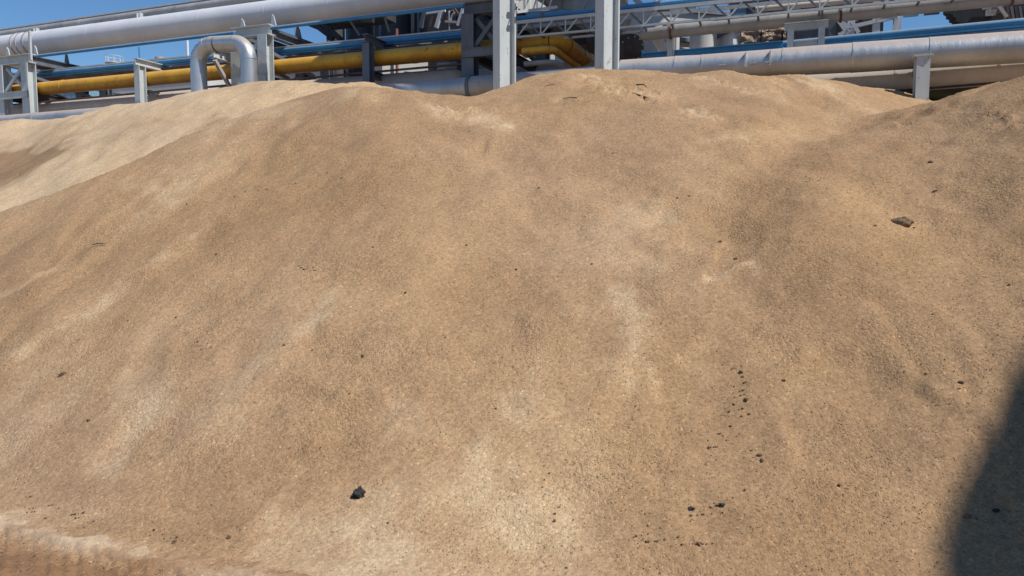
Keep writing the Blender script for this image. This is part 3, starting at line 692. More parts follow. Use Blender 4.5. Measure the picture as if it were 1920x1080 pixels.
# thin post on the far left tower
a=at(58,112,.2); b=at(58,57,.2); b.x,b.y=a.x,a.y
o=MB().bar(a,b,.05,.05,RN).build('post','steel'); tag(o,'thin upright post on the far left tower beside the white pipe','post')

# hanging support posts for blue girder and yellow pipe
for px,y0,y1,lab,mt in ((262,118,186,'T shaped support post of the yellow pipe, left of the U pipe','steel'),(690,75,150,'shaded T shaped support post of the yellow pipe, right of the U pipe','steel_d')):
    a=at(px,y0+7,.45); b=at(px,y1+14,.45); b.x,b.y=a.x,a.y
    t=thing('support_post',lab,'support post',Vector((a.x,a.y,0)))
    MB().hbeam(Vector((a.x,a.y,1.2)),a,.16,.2,RN,.018).build('post',mt,t)
    MB().hbeam(a+RN*.0-RN*.12+UP*.09,a+RN*2.0+UP*.09,.14,.16,UP,.016).build('arm',mt,t)
    zz=at(px,y1-24,.45).z-.12
    MB().hbeam(Vector((a.x,a.y,zz))+RN*.1,Vector((a.x,a.y,zz))+RN*2.0,.12,.14,UP,.014).build('arm',mt,t)
    MB().bar(Vector((a.x,a.y,zz-.5))+RN*.11,Vector((a.x,a.y,zz-.08))+RN*1.0,.05,.05).build('brace',mt,t)
    a2=at(px,y0-38 if px<300 else y0-40,.15); a3=Vector((a.x,a.y,a.z+.14))
    if px<300: MB().tube([a3,Vector((a.x,a.y,a2.z))],.014,8).build('hanger_rod','blue',t)
# thin diagonals under blue rail
for x0,y0_,x1,y1_ in ((652,32,674,66),(720,28,730,60)):
    o=MB().bar(at(x0,y0_,.3),at(x1,y1_,.5),.035,.035).build('brace','steel_d'); tag(o,'thin slanted steel strut between the blue rail and girder, '+('left of two' if x0<700 else 'right of two'),'strut')
# inclined brace and shaded duct inside the U
t=thing('cantilever_bracket','grey bracket arm with a slanted strut inside the U pipe','bracket',at(420,170,.3))
a=at(400,100,.0); MB().hbeam(a,a+RN*2.2,.14,.2,UP,.016).build('arm','steel',t)
MB().bar(at(402,112,.0),at(432,165,.5),.07,.07).build('strut','pale',t)
o=MB().prism([at(436,96,.1),at(452,95,.1),at(452,120,.1),at(448,128,.1),at(436,116,.1)],RN*.4).build('gusset_plate','steel'); tag(o,'pale steel plate between the legs of the U pipe','plate')

# ------------------------------------------------------------------ free standing columns in front
def big_column(px,py,n,w,h,top,label,yaw=32):
    b=at(px,py,n); t=thing('steel_column',label,'column',Vector((b.x,b.y,0)))
    a=math.radians(yaw); fd=Vector((-math.sin(RA+a),-math.cos(RA+a),0))
    p=Vector((b.x,b.y,0)); MB().hbeam(p,p+UP*top,w,h,fd,.03).build('shaft','steel',t)
    MB().box(p+UP*.02,RU*.35,RN*.35,UP*.02).build('base_plate','steel_d',t)
    return t,p,fd
c1,p1,f1=big_column(1138,125,-.6,.21,.35,10.9,'widest light grey steel column standing behind the right crest')
c2,p2,f2=big_column(946,180,-.75,.20,.34,10.9,'light grey steel column in the dip between the two crests')
b=at(1726,185,-.75); top=at(1726,108,-.75).z; t=thing('steel_column','short grey column standing in the dip at right under the dented pipe','column',Vector((b.x,b.y,0)))
p=Vector((b.x,b.y,0)); MB().hbeam(p,p+UP*top,.17,.2,Vector((-.3,-.95,0)),.018).build('shaft','steel',t); MB().box(p+UP*(top+.012),RU*.12,RN*.12,UP*.012).build('cap_plate','steel',t)
MB().bar(p+UP*(top-.10)+RN*.1,p+UP*(top-.10)+RN*.65,.08,.1).build('arm','steel_d',t); MB().bar(p+UP*(top-.5)+RN*.11,p+UP*(top-.15)+RN*.5,.05,.06).build('brace','dark',t)
MB().hbeam(p+RN*1.0-RU*.05,p+RN*1.0-RU*.05+UP*(top+.0),.16,.16,RN,.016).build('back_post','dark',t)
# small truss bracket on middle column
a=p2+UP*(at(965,-2,-.75).z)
t=thing('bracket_truss','light grey lattice arm leaving the middle column to the right','bracket',a)
MB().bar(a+RU*.22,a+RU*.70+RN*.7+UP*.2,.05,.05).build('chord','steel',t); MB().bar(a+RU*.22-UP*.22,a+RU*.70+RN*.7-UP*.0,.05,.045).build('chord','steel',t)
for k in range(5):
    f=k/5; g_=(k+.5)/5; P=lambda f,u: a+RU*(.22+.48*f)+RN*.7*f+UP*(.2*f if u else -.22+.22*f)
    MB().bar(P(f,0),P(g_,1),.018,.018).build('web_bar','steel',t)

# portal frame above the dented pipe
fl=at(1483,50,.6); fr=at(1541,46,.6); zt=(fl.z+fr.z)/2
t=thing('portal_frame','small grey portal frame straddling behind the dented pipe','frame',Vector((fl.x,fl.y,0)))
for f in (fl,fr): MB().hbeam(Vector((f.x,f.y,0)),Vector((f.x,f.y,zt-.06)),.10,.11,RN,.012).build('column','steel',t)
MB().hbeam(Vector((fl.x,fl.y,zt))-RU*.1,Vector((fr.x,fr.y,zt))+RU*.1,.12,.12,UP,.014).build('beam','steel',t)
z2=at(1512,84,.6).z; MB().hbeam(Vector((fl.x,fl.y,z2))+RU*.06,Vector((fr.x,fr.y,z2))-RU*.06,.08,.12,UP,.014).build('beam','steel',t)
z2=at(1512,74,.6).z; MB().bar(Vector((fl.x,fl.y,z2))+RU*.06+RN*.3,Vector((fr.x,fr.y,z2))-RU*.06+RN*.3,.05,.03).build('beam','steel',t)
MB().bar(Vector((fr.x,fr.y,zt+.06)),Vector((fr.x,fr.y,zt+.3)),.03,.03).build('pin','steel_d',t)
for k in (fl,fr): 
    b=Vector((k.x,k.y,0))+RN*1.4; MB().hbeam(b,b+UP*(zt-.06),.10,.11,RN,.012).build('column','steel_d',t)
# short post left of it
a=at(1257,70,.9); o=MB().hbeam(Vector((a.x,a.y,0)),a,.09,.1,RN,.012).build('post','steel'); tag(o,'thin grey post right of the light blue duct','post')
a=at(1264,42,.9); b_=at(1262,105,.9); o=MB().bar(a,b_,.02,.03).build('ladder_stile','steel'); tag(o,'thin bent steel strip beside the thin grey post','strip')

# ------------------------------------------------------------------ truss bridge with blue pipe
A,B=line((968,70),(1560,15),.35,sof(at(967,68,.35)),sof(at(1980,-24,.35)))
e=(B-A).normalized(); Ln=(B-A).length; H=.245
t=thing('truss_bridge','long slim lattice truss crossing the top right behind the tall columns','truss',A)
for dn in (0,.36):
    MB().bar(A+RN*dn,B+RN*dn,.045,.035).build('bottom_chord','steel',t); MB().bar(A+RN*dn+UP*(H+.02),B+RN*dn+UP*(H+.02),.05,.06).build('top_chord','steel',t)
    pit=.47; k=0; x=.02
    while x<Ln-pit:
        a=A+e*x+RN*dn; lo=UP*.018; hi=UP*(H-.01)
        if dn==0:
            MB().bar(a+lo,a+hi,.03,.022).build('vertical','steel',t)
            MB().bar(a+e*.02+lo,a+e*(pit*.48)+hi,.026,.024).build('diagonal','steel',t)
            MB().bar(a+e*(pit*.52)+hi,a+e*(pit*.96)+lo,.034,.03).build('diagonal','steel_d',t)
        elif False:
            w=MB(); w.bar(a+lo,a+hi,.03,.022); w.bar(a+e*.02+lo,a+e*(pit*.48)+hi,.026,.024); w.bar(a+e*(pit*.52)+hi,a+e*(pit*.96)+lo,.03,.026); w.build('lattice_panel','steel',t)
        MB().bar(a+RN*.02 if dn==0 else a-RN*.53,a+RN*.34 if dn==0 else a-RN*.02,.03,.03).build('cross_tie','steel_d',t) if dn==0 else None
        x+=pit
A2,B2=A+UP*(H+.11)+RN*.08,B+UP*(H+.11)+RN*.08
t=thing('water_pipe','bright blue pipe lying on the lattice truss','pipe',A2); MB().tube([A2,B2],.048,20).build('pipe_body','blue',t); bands(t,A2,B2,.048,2.2,'steel_d',grow=.01,w=.05,name='clamp')
# pale pipe lying inside the truss
A2,B2=A+UP*(.13)+RN*.22,B+UP*.13+RN*.22
o=MB().tube([A2+RU*4.2,B2],.045,20).build('insulated_pipe','pale'); tag(o,'pale pipe lying inside the lattice truss','pipe')
# grey pipe under the truss
A,B=line((1215,64),(1700,15),.75,sof(at(1205,62,.75)),12)
t=thing('insulated_pipe','dull grey pipe under the lattice truss, from its closed end to the top right corner','pipe',A); e=(B-A).normalized()
MB().tube([A-e*.06,A-e*.03,A+e*.05,B],.14,32,rs=[.04,.08,.105,.115]).build('pipe_body','grey',t); bands(t,A,B,.112,2.6,'brown',grow=.012)
# blue channel pipes at the right
A,B=line((1548,76),(1920,41),1.2,sof(at(1425,93,1.2)),12)
t=thing('water_pipe','bright blue pipe on a blue rail running to the right edge above the dented pipe','pipe',A)
MB().tube([A,B],.062,24).build('pipe_body','blue',t); MB().bar(A-UP*.07-RN*.05,B-UP*.07-RN*.05,.04,.03).build('carrier_rail','blue',t); MB().bar(A-UP*.095+RN*.02,B-UP*.095+RN*.02,.12,.015).build('bottom_plate','blue',t)
A,B=line((1180,112),(1440,90),1.1,sof(at(1205,112,1.1)),sof(at(1468,90,1.1)))
t=thing('blue_girder','dark shaded blue girder between the light blue duct and the portal frame','beam',A)
MB().bar(A,B,.16,.12).build('web','blue',t); MB().bar(A+UP*.07,B+UP*.07,.24,.02).build('top_plate','blue',t)
A,B=line((968,42),(1060,33),1.6,sof(at(960,42,1.6)),sof(at(1058,33,1.6)))
o=MB().tube([A,B,B+RU*.12,B+RU*.17],.17,28,rs=[.17,.17,.12,.04]).build('duct','blue_l'); tag(o,'pale blue duct lying right behind the truss between the tall columns','duct')

# ------------------------------------------------------------------ plant behind
def blk(name,label,cat,px0,px1,ytop,n,depth,mt,corr=0,turn=None):
    """an upright building: front face between two sighted columns at plane n"""
    global BN
    a=at(px0,ytop,n); b=at(px1,ytop,n); z=a.z
    if turn is None: turn=.7 if (mt in ('wall','white','wall_p') and n<12) else 0
    if turn: b=at(px1,ytop,n+turn*(b-a).length)
    t=thing(name,label,cat,Vector((a.x,a.y,0)))
    a0=Vector((a.x,a.y,0)); d=(Vector((b.x,b.y,0))-a0); L_=d.length; d.normalize(); BN=Vector((-d.y,d.x,0))
    if corr:
        mb=MB(); poly=[]; x=0; k=0
        while x<L_:
            o=.0 if k%2 else -.035
            poly.append(a0+d*x+BN*o); x2=min(L_,x+corr*.36); poly.append(a0+d*x2+BN*o); x=x2+corr*.14; k+=1
        poly.append(a0+d*L_+BN*depth); poly.append(a0+BN*depth)
        mb.prism(poly,UP*z).build('wall',mt,t)
    else:
        MB().box(a0+d*(L_/2)+BN*(depth/2)+UP*(z/2),d*(L_/2),BN*(depth/2),UP*(z/2)).build('wall',mt,t)
    MB().box(a0+d*(L_/2)+BN*(depth/2)+UP*(z+.04),d*(L_/2+.08),BN*(depth/2+.08),UP*.04).build('roof','steel_d' if mt!='silo' else 'dark',t)
    return t,a0,d,L_,z
def cyl(name,label,cat,px,py,rpx,n,mt,ztop=None,segs=36,bandsn=4):
    c=at(px,py,n); r=rpx*mpp(c); z=c.z; p=Vector((c.x,c.y,0))
    t=thing(name,label,cat,p)
    MB().tube([p,p+UP*z],r,segs).build('shell',mt,t)
    MB().tube([p+UP*z,p+UP*(z+r*.25)],r,segs,rs=[r*1.02,r*.3]).build('roof',mt,t)
    for k in range(bandsn):
        zz=z*(k+.6)/bandsn; MB().tube([p+UP*(zz-.03),p+UP*(zz+.03)],r+.02,segs).build('hoop',mt,t)
    return t,p,r,z
# silos in the shade, centre left
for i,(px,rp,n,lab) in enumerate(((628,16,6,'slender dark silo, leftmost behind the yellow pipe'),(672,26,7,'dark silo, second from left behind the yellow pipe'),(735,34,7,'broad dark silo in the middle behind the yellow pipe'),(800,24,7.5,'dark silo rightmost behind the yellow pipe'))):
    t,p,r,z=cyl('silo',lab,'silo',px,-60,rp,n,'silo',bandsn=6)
    # downpipe up the front of the shell
    MB().tube([p+RN*(-r-.15)+UP*2,p+RN*(-r-.15)+UP*z],.05,10).build('downpipe','steel_d',t)
    if i==2:
        for k in range(14): MB().box(p-RN*(r+.18)+UP*(3.0+k*.25)+RU*.05,RU*.16,RN*.012,UP*.012).build('ladder_rung','pale',t)
o=thing('steel_staging','dark steel platform with diagonal legs above the blue rail, left of the silos','staging',at(600,60,4))
for (x0,y0_,x1,y1_) in ((585,42,625,72),(600,40,640,75),(590,42,700,38),(618,50,618,75)): MB().bar(at(x0,y0_,4),at(x1,y1_,4),.12,.12).build('brace','dark',o)
MB().box(at(640,30,4.5),RU*1.2,RN*.8,UP*.10).build('deck','dark',o)
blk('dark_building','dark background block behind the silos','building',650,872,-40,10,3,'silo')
t,a0,d,L_,z=blk('low_building','white wall between the blue girder and yellow pipe, left of the dark tower','building',716,864,76,4.3,1.2,'wall')
for k in range(6): MB().box(a0+d*(.25+k*.42)-BN*.01+UP*(z-.28-.55*(k%2)),d*.08,BN*.015,UP*.10).build('window','dark',t)
MB().tube([a0+d*.5-RN*.2+UP*1.5,a0+d*.5-RN*.2+UP*(z+.3)],.04,10).build('downpipe','redwhite',t)
# frame with light struts right of the silos
o=thing('steel_scaffold','tangle of pale steel struts seen above the blue girder left of the dark tower','scaffold',at(830,50,3.5))
for (x0,y0_,x1,y1_,w,m_) in ((828,18,818,52,.08,'white'),(796,22,790,52,.09,'steel_d'),(800,25,835,20,.05,'white'),(842,20,843,66,.03,'steel'),(835,40,862,42,.05,'pale'),(850,14,868,40,.05,'brown'),(868,16,858,48,.06,'white'),(812,30,806,50,.05,'brown'),(845,58,835,80,.05,'white')):
    MB().bar(at(x0,y0_,3.5),at(x1,y1_,3.5),w,w).build('strut',m_,o)
o=thing('pipe_manifold','bundle of curved dark pipes left of the dark tower','pipework',at(850,35,3.7))
for k in range(4):
    c=at(838+k*7,22+3*k,3.7); MB().tube(bend(c-UP*.5,c,c+RU*.5,.18,5),.035,10).build('pipe_bend',('brown','pale','dark','grey')[k],o)
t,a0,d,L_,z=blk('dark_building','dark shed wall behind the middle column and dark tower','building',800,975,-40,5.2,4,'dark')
for k in range(3): MB().box(a0+d*(.6+k*.9)-RN*.03+UP*(z*.7),d*.3,RN*.02,UP*.25).build('window','steel_d',t)
# white low panels behind under the yellow pipe
for (x0,x1,y,n,mt,lab) in ((700,830,105,8.5,'wall','low white wall seen under the yellow pipe, right of the middle'),(520,640,140,12,'wall','low white wall far behind the heaps left of centre'),(640,668,115,11,'wall','narrow white hut far behind below the yellow pipe'),(1195,1235,112,6,'wall','white wall strip behind the light blue duct')):
    t,a0,d,L_,z=blk('low_building',lab,'building',x0,x1,y,n,3,mt)
    k=0
    while .25+k*.7<L_-.2: MB().box(a0+d*(.25+k*.7)-BN*.01+UP*(z-.3),d*.12,BN*.015,UP*.13).build('window','dark',t); k+=1
o=MB().prism([at(640,88,9),at(668,70,9),at(700,85,9),at(700,130,9),at(640,130,9)],RN*.4).build('gable_wall','white'); tag(o,'white gable behind the yellow pipe left of the shaded support post','building')
# corrugated building centre
t,a0,d,L_,z=blk('corrugated_building','tall light corrugated building between the two tall columns','building',960,1041,-60,4.6,5,'wall',corr=.34)
t,a0,d,L_,z=blk('corrugated_building','low light corrugated wall seen below the yellow pipe between the tall columns','building',975,1115,88,6.5,3,'white',corr=.3)
t=thing('conveyor_gantry','arched dark lattice gantry low between the two tall columns','gantry',at(1020,130,2.6))
pts=[(975,125),(990,119),(1010,118),(1030,121),(1050,127),(1070,134)]
for off in (0,9):
    MB().tube([at(x,y+off,2.6) for x,y in pts],.03,8).build('rail','dark',t)
for (x0,x1) in ((985,1000),(1000,990),(1010,1025),(1030,1015),(1035,1050)): MB().bar(at(x0,119,2.6),at(x1,131,2.6),.03,.03).build('lattice_bar','dark',t)
cyl('storage_tank','low pale round tank just above the dip right of the middle column','tank',1010,122,45,6.2,'wall',bandsn=2)
o=MB().box(at(968,148,2.0)-UP*.4,RU*.25,RN*.3,UP*.42).build('machine_housing','dark'); tag(o,'dark machine box right behind the middle column just above the heap','machine')
o=MB().prism([at(972,50,3.2),at(1114,36,3.2),at(1114,80,3.2),at(972,100,3.2)],RN*.5).build('duct_casing','dark'); tag(o,'dark boxy duct behind the lattice truss between the two tall columns','duct')
# big diagonal duct top centre
a=at(1030,-30,3.0); b=at(1150,40,1.6)
t=thing('large_duct','large dull grey duct slanting down behind the widest column','duct',b)
MB().tube([a,b],.40,40,rs=[.42,.42]).build('duct_body','grey',t)
bands(t,a,b,.42,.8,'grey',w=.06,grow=.02)
# drum end right of the widest column
a=at(1150,70,1.5); b=at(1180,92,1.1)
t=thing('large_duct','dark round duct end poking out right of the widest column','duct',b)
MB().tube([a-RU*.3,b],.30,40,rs=[.30,.26]).build('duct_body','silo',t); MB().tube([b,b+(b-a).normalized()*.04],.28,40).build('flange','dark',t)
for k in range(12):
    an=k*math.pi/6; dd=(b-a).normalized(); s1=dd.cross(UP).normalized(); s2=s1.cross(dd); MB().tube([b+dd*.04+(s1*math.cos(an)+s2*math.sin(an))*.25,b+dd*.06+(s1*math.cos(an)+s2*math.sin(an))*.25],.015,8).build('bolt','grey',t)
# light blue elbow and valve body
t=thing('blue_duct','light blue duct with a flanged elbow right of the dark round duct end','duct',at(1190,125,1.6))
a=at(1186,130,1.6); a1=at(1190,104,1.6); a2=at(1180,80,2.4)
MB().tube([Vector((a.x,a.y,a.z-1)),a,a1,a2],.10,24).build('duct_body','blue_l',t); 
c=at(1205,108,1.5); MB().tube([c-RU*.03,c+RU*.03],.17,28).build('flange','blue',t)
MB().prism([at(1212,112,1.4),at(1244,109,1.4),at(1247,106,1.4),at(1212,106,1.4)],RN*.3).build('tray','blue_l',t); MB().bar(at(1208,100,1.4),at(1222,115,1.4),.03,.05).build('strut','steel_d',t)
# hopper panels
t=thing('hopper','light grey hopper with sloping sides right of the widest column','hopper',at(1215,100,2.4))
MB().prism([at(1178,52,2.4),at(1202,50,2.4),at(1196,82,2.4),at(1188,88,2.4)],RN*.5).build('side_panel','wall',t)
MB().prism([at(1204,72,2.6),at(1222,74,2.6),at(1236,99,2.6),at(1206,100,2.6)],RN*.6).build('chute','wall',t)
MB().prism([at(1222,74,2.8),at(1243,73,2.8),at(1254,96,2.8),at(1236,99,2.8)],RN*.5).build('back_panel','wall_p',t)
MB().bar(at(1243,74,2.6),at(1256,98,2.6),.05,.05).build('strut','steel',t)
MB().box(at(1262,85,3.0),RU*.10,RN*.2,UP*.3).build('box_panel','wall',t)
# tanks and walls behind the truss
cyl('storage_tank','pale round tank behind the truss right of the thin grey post','tank',1319,63,25,2.6,'wall',bandsn=2)
t,a0,d,L_,z=blk('plant_building','whitish pink banded wall behind the pale round tank','building',1262,1378,78,4.0,4,'wall_p')
for k in range(5): MB().box(a0+d*(L_/2)-BN*.012+UP*(z-.12-k*.09),d*(L_/2),BN*.01,UP*.014).build('sheet_seam','wall',t)
t,a0,d,L_,z=blk('plant_building','white upper storey wall seen through the lattice truss','building',1190,1420,16,6.0,4,'wall')
for k in range(9): MB().box(a0+d*(.4+k*.5)-BN*.02+UP*(z-.55),d*.12,BN*.02,UP*.2).build('window',('blue_l','dark')[k%2],t)
t,a0,d,L_,z=blk('plant_building','pale wall panel between the round tank and the crumpled cladding','building',1375,1390,58,2.4,1,'white')
# crumpled insulation block
a=at(1386,54,2.3); b=at(1474,50,2.3); a0=Vector((a.x,a.y,0)); d=(Vector((b.x,b.y,0))-a0); L_=d.length; d.normalize()
t=thing('insulated_vessel','vessel wrapped in crumpled brown foil left of the portal frame','vessel',a0)
from mathutils import noise as _n
W_=60; Hh=34; z0=at(1420,92,2.3).z-.3; z1=(a.z+b.z)/2
vv=[]; 
for j in range(Hh+1):
    for i in range(W_+1):
        u=i/W_; w=j/Hh; x=u*L_; zz=z0+(z1-z0)*w
        bulge=.07*abs(_n.noise(Vector((x*2.2,zz*9,0))))+.05*_n.noise(Vector((x*7,zz*14,3)))+(.05 if (x%.38)<.03 or (zz%.3)<.03 else 0)
        vv.append(a0+d*x+RN*bulge+UP*zz)
mb=MB(); mb.v=vv; mb.f=[(j*(W_+1)+i,j*(W_+1)+i+1,(j+1)*(W_+1)+i+1,(j+1)*(W_+1)+i) for j in range(Hh) for i in range(W_)]; mb.sm=[False]*len(mb.f)
mb.build('foil_wrap','foil',t); MB().box(a0+d*(L_/2)+RN*.7+UP*((z1-.05)/2),d*(L_/2),RN*.5,UP*((z1-.05)/2)).build('core','dark',t)
# windows band building behind truss upper right
t,a0,d,L_,z=blk('plant_building','grey building with dark glazing behind the right half of the truss','building',1370,1560,0,5.0,5,'steel_d')
for k in range(12): MB().box(a0+d*(.2+k*.38)-RN*.02+UP*(z-.45),d*.14,RN*.02,UP*.28).build('window',('blue_l','silo','green')[k%3],t)
# steel tower right of portal
t=thing('lattice_tower','pale steel lattice tower right of the portal frame below the grey pipe','tower',Vector((at(1600,60,4).x,at(1600,60,4).y,0)))
base=[(1562,3.6),(1597,3.6),(1644,3.6),(1683,3.6)]
for px,n in base:
    q_=at(px,20,n); MB().bar(Vector((q_.x,q_.y,0)),Vector((q_.x,q_.y,q_.z+2)),.13,.13,RN).build('leg','white' if px>1590 else 'steel_d',t)
for x0,y0_,x1,y1_ in ((1572,38,1597,55),(1597,55,1572,66),(1597,50,1643,40),(1573,40,1590,64),(1597,40,1610,62),(1644,34,1683,32),(1644,40,1683,30),(1675,60,1683,34)):
    MB().bar(at(x0,y0_,3.55),at(x1,y1_,3.55),.07,.07).build('brace','white',t)
t,a0,d,L_,z=blk('dark_building','dark shaded block inside and behind the pale lattice tower','building',1546,1660,-40,5.5,4,'dark')
o=cyl('vent_pipe','white upright pipe at the right side of the pale lattice tower','pipe',1686,-30,4,5.2,'white',bandsn=2)
# dark jagged structure upper right
t=thing('conveyor_gallery','dark overhanging building with a ragged edge in the top right corner','building',Vector((at(1850,60,6).x,at(1850,60,6).y,0)))
jag=[(1776,16),(1782,20),(1781,24),(1788,27),(1787,31),(1793,33),(1792,38),(1797,41),(1960,60),(2080,60),(2080,-60),(1776,-60)]
MB().prism([at(x,y,6) for x,y in jag],RN*.5).build('wall','dark',t)
for k,(x,y) in enumerate(((1852,12),(1862,20),(1870,11),(1858,24),(1869,19))): MB().box(at(x,y,5.95),RU*.10,RN*.02,UP*.06).build('cladding_patch','grey',t)
for k in range(8): MB().bar(at(1880+k*8,12,5.9),at(1884+k*8,36,5.9),.05,.05).build('rib','brown' if k%2 else 'steel_d',t)
MB().bar(at(1872,10,5.8),at(1888,32,5.8),.06,.06).build('strut','pale',t)
q_=at(1840,60,7.5); MB().box(Vector((q_.x,q_.y,q_.z*.25)),RU*.5,RN*.5,UP*q_.z*.35).build('support','dark',t)
a=at(1705,70,5); t,a0,d,L_,z=blk('low_building','whitish low roof edge under the blue girder at right','building',1700,1790,71,5,2,'wall')
t,a0,d,L_,z=blk('low_building','dusty low building behind the dented pipe, far right','building',1780,1990,66,6,3,'wall_p')
# distant skyline, left
t,p,r,z=cyl('distant_silo','small far silo with a railed top between the blue rails at left','silo',214,118,11,60,'pale',bandsn=2)
for k in range(8):
    a=k*math.pi/4; q_=p+RU*math.cos(a)*r*1.3+RN*math.sin(a)*r*1.3+UP*z; MB().bar(q_,q_+UP*.8,.08,.08).build('rail_post','steel',t)
MB().tube([p+UP*(z+.8),p+UP*(z+.86)],r*1.35,24,cap=False).build('handrail','steel',t); MB().tube([p+UP*(z-.1),p+UP*z],r*1.4,24).build('platform','steel',t)
t,p,r,z=cyl('distant_silo','small far pinkish silo left of the U pipe','silo',300,108,9,70,'wall_p',bandsn=1)
o=MB().tube([Vector((at(351,78,50).x,at(351,78,50).y,0)),at(351,76,50)],.055*2.5,12).build('chimney','white'); tag(o,'thin white chimney far away left of the U pipe','chimney')
t,p,r,z=cyl('chimney','white chimney between the blue rails right of the U pipe','chimney',557,44,5,18,'white',bandsn=5)
t,a0,d,L_,z=blk('distant_building','long pale distant building above the yellow pipe left of the U pipe','building',190,372,127,45,12,'wall')
for k in range(26): MB().box(a0+d*(1+k*.95*L_/26)-RN*.05+UP*(z-1.2),d*.25,RN*.06,UP*.5).build('window','dark',t)
t,a0,d,L_,z=blk('distant_building','low distant works building seen under the yellow pipe at left','building',90,150,168,30,8,'blue_l')
t,a0,d,L_,z=blk('distant_building','white distant works building low behind the U pipe','building',262,470,176,22,6,'wall')
for k in range(12): MB().box(a0+d*(.4+k*.9)-RN*.03+UP*(z-.3),d*.25,RN*.04,UP*.13).build('window','dark',t)
# tall mast with lattice right of the widest column
t=thing('lattice_mast','thin pale lattice mast against the sky right of the widest column','mast',Vector((at(1240,0,25).x,at(1240,0,25).y,0)))
q_=at(1240,0,25); q_.z=0; zt=at(1240,-60,25).z
for a_,b2 in ((-.28,-.28),(.28,-.28),(.28,.28),(-.28,.28)): MB().bar(q_+RU*a_+RN*b2,q_+RU*a_+RN*b2+UP*zt,.06,.06,RN).build('leg','white',t)
z=4.0;k=0
w=MB()
while z<zt-.6:
    s=1 if k%2 else -1; w.bar(q_-RU*.28*s-RN*.31+UP*z,q_+RU*.28*s-RN*.31+UP*(z+.55),.04,.04); w.bar(q_-RU*.28-RN*.30+UP*z,q_+RU*.28-RN*.30+UP*z,.04,.04); z+=.55;k+=1
w.build('lattice','white',t)
o=MB().bar(at(1187,-6,1.8),at(1207,14,.6),.07,.07).build('strut','steel'); tag(o,'pale slanted strut right of the widest column above the blue pipe','strut')
o=thing('vent_stack','pair of white upright pipes right beside the widest column','pipe',at(1168,40,2))
for px in (1165,1173): 
    q_=at(px,26,2.2); MB().tube([q_-UP*1.2,q_+UP*2],.045,14).build('pipe_body','white',o)
o=MB().box(at(914,18,1.6),RU*.12,RN*.1,UP*.035).build('sign_board','orange'); tag(o,'small orange board high on the shaded tower left of the middle column','board')

# ------------------------------------------------------------------ outside the frame: the warehouse, and overhead blocks added for their shade
SUNH=Vector((.862,-.507,0)); EL=math.radians(52)
Ldir=Vector((SUNH.x*math.cos(EL),SUNH.y*math.cos(EL),math.sin(EL)))
HW=12.0
def up_to(p,h): return p+Ldir*((h-p.z)/Ldir.z)
_h2=ground_hits([(1752,1078),(1912,655)]); _z2=surf(_h2[:,0],_h2[:,1])
S1=up_to(Vector((_h2[0][0],_h2[0][1],_z2[0])),HW); S2=up_to(Vector((_h2[1][0],_h2[1][1],_z2[1])),HW); print('EDGE',_h2,_z2,S1,S2)
dr=(S2-S1).normalized(); inn=Vector((dr.y,-dr.x,0))
wc=S1-dr*22; wl=22+(S2-S1).length+2.5
t=thing('warehouse','tall dusty warehouse standing right of the heaps, outside the picture','building',Vector((wc.x,wc.y,0)))
b0=Vector((wc.x,wc.y,0))
MB().box(b0+dr*(wl/2)+inn*9+UP*(HW/2-.1),dr*(wl/2),inn*8.9,UP*(HW/2-.1)).build('wall','wall',t)
MB().box(b0+dr*(wl/2)+inn*9+UP*(HW-.1),dr*(wl/2+.1),inn*9,UP*.1).build('roof','steel_d',t)
for k in range(6):
    f=MB().box(b0+dr*(4+k*6)-inn*-.06+UP*6,dr*1.2,inn*.05,UP*.9).build('window','steel',t); MB().box(b0+dr*(4+k*6)+inn*.04+UP*6,dr*1.1,inn*.05,UP*.8).build('pane','dark',f)

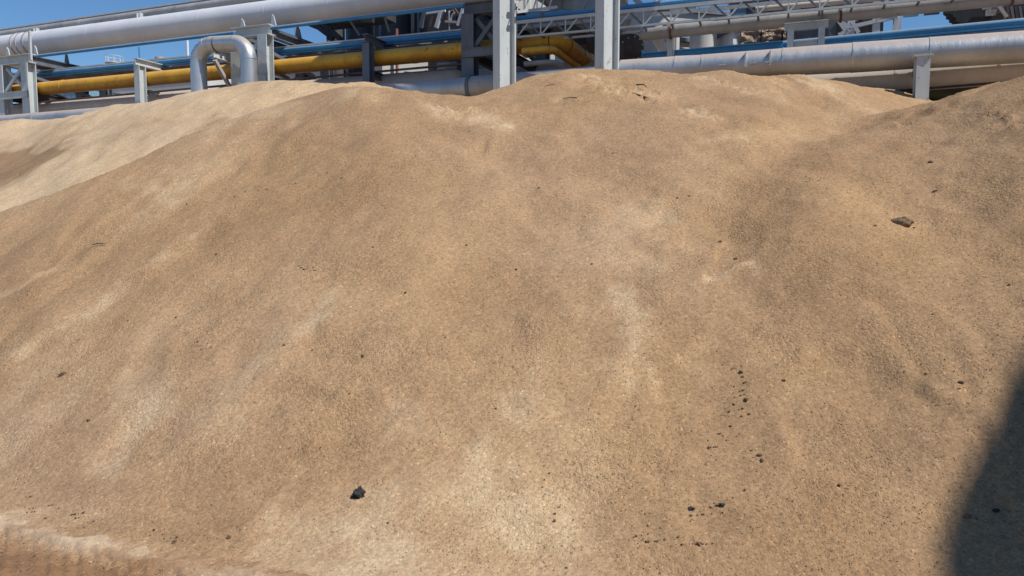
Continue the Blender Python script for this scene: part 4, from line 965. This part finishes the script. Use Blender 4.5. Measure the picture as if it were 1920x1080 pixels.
g0,g1,h0,h1,gz=.4,5.2,-1.0,10.0,11.2  # unseen overhead block, added to throw shade across the middle of the rack
t=thing('overhead_shade_block','long unseen block added high above the pipe rack to shade it','shade caster',rk((g0+g1)/2,(h0+h1)/2,gz))
MB().box(rk((g0+g1)/2,(h0+2.0)/2,gz+1.3),RU*(g1-g0)/2,RN*(2.0-h0)/2,UP*1.2).build('housing','wall',t)
MB().box(rk((g0+g1)/2,(h0+2.0)/2,gz+2.6),RU*((g1-g0)/2+.2),RN*((2.0-h0)/2+.2),UP*.08).build('roof','steel_d',t)
MB().box(rk(-1,8.9,gz+1.3),RU*4.2,RN*3.6,UP*1.15).build('silo_shade_box','wall',t)  # unseen box added to put the silos in shade
MB().hbeam(rk(-2.6,-.75,gz-.1),rk(5.2,-.75,gz-.1),.25,.35,UP,.03).build('girder','steel',t)
MB().hbeam(rk(-.3,h1-.6,gz-.1),rk(7.6,h1-.6,gz-.1),.25,.35,UP,.03).build('girder','steel',t)
MB().hbeam(rk(-.3,3.3,gz-.1),rk(7.6,3.3,gz-.1),.25,.35,UP,.03).build('girder','steel',t)
for a_,b_ in ((7.4,3.3),(7.4,h1-.6),(0.0,h1-.6)): MB().hbeam(rk(a_,b_,0),rk(a_,b_,gz-.28),.3,.3,RN,.03).build('leg','steel',t)

# ------------------------------------------------------------------ light, sky, camera
w=bpy.data.worlds.new('World'); sc.world=w; w.use_nodes=True; nt=w.node_tree; bg=nt.nodes['Background']
sky=nt.nodes.new('ShaderNodeTexSky'); sky.sky_type='NISHITA'; sky.sun_disc=False; sky.sun_elevation=EL; sky.sun_rotation=math.atan2(SUNH.x,SUNH.y)
sky.air_density=1.0; sky.altitude=600; sky.dust_density=.1; sky.ozone_density=4.0
hs=nt.nodes.new('ShaderNodeHueSaturation'); hs.inputs['Saturation'].default_value=1.17; nt.links.new(sky.outputs[0],hs.inputs['Color'])
nt.links.new(hs.outputs[0],bg.inputs[0]); bg.inputs[1].default_value=.112
sun=bpy.data.lights.new('sun','SUN'); sun.energy=4.4; sun.angle=math.radians(.55); sun.color=(1,.955,.88)
so=bpy.data.objects.new('sun',sun); C.objects.link(so); so.rotation_euler=(-Ldir).to_track_quat('-Z','Y').to_euler()
cam=bpy.data.cameras.new('camera'); cam.sensor_width=36; cam.lens=26.0; cam.clip_end=8000; cam.clip_start=.05
co=bpy.data.objects.new('camera',cam); C.objects.link(co); co.location=EYE; co.rotation_euler=(math.pi/2-PITCH,0,0); sc.camera=co
sc.view_settings.view_transform='Standard'; sc.view_settings.look='None'; sc.view_settings.exposure=0
sc.render.resolution_x=1024; sc.render.resolution_y=576
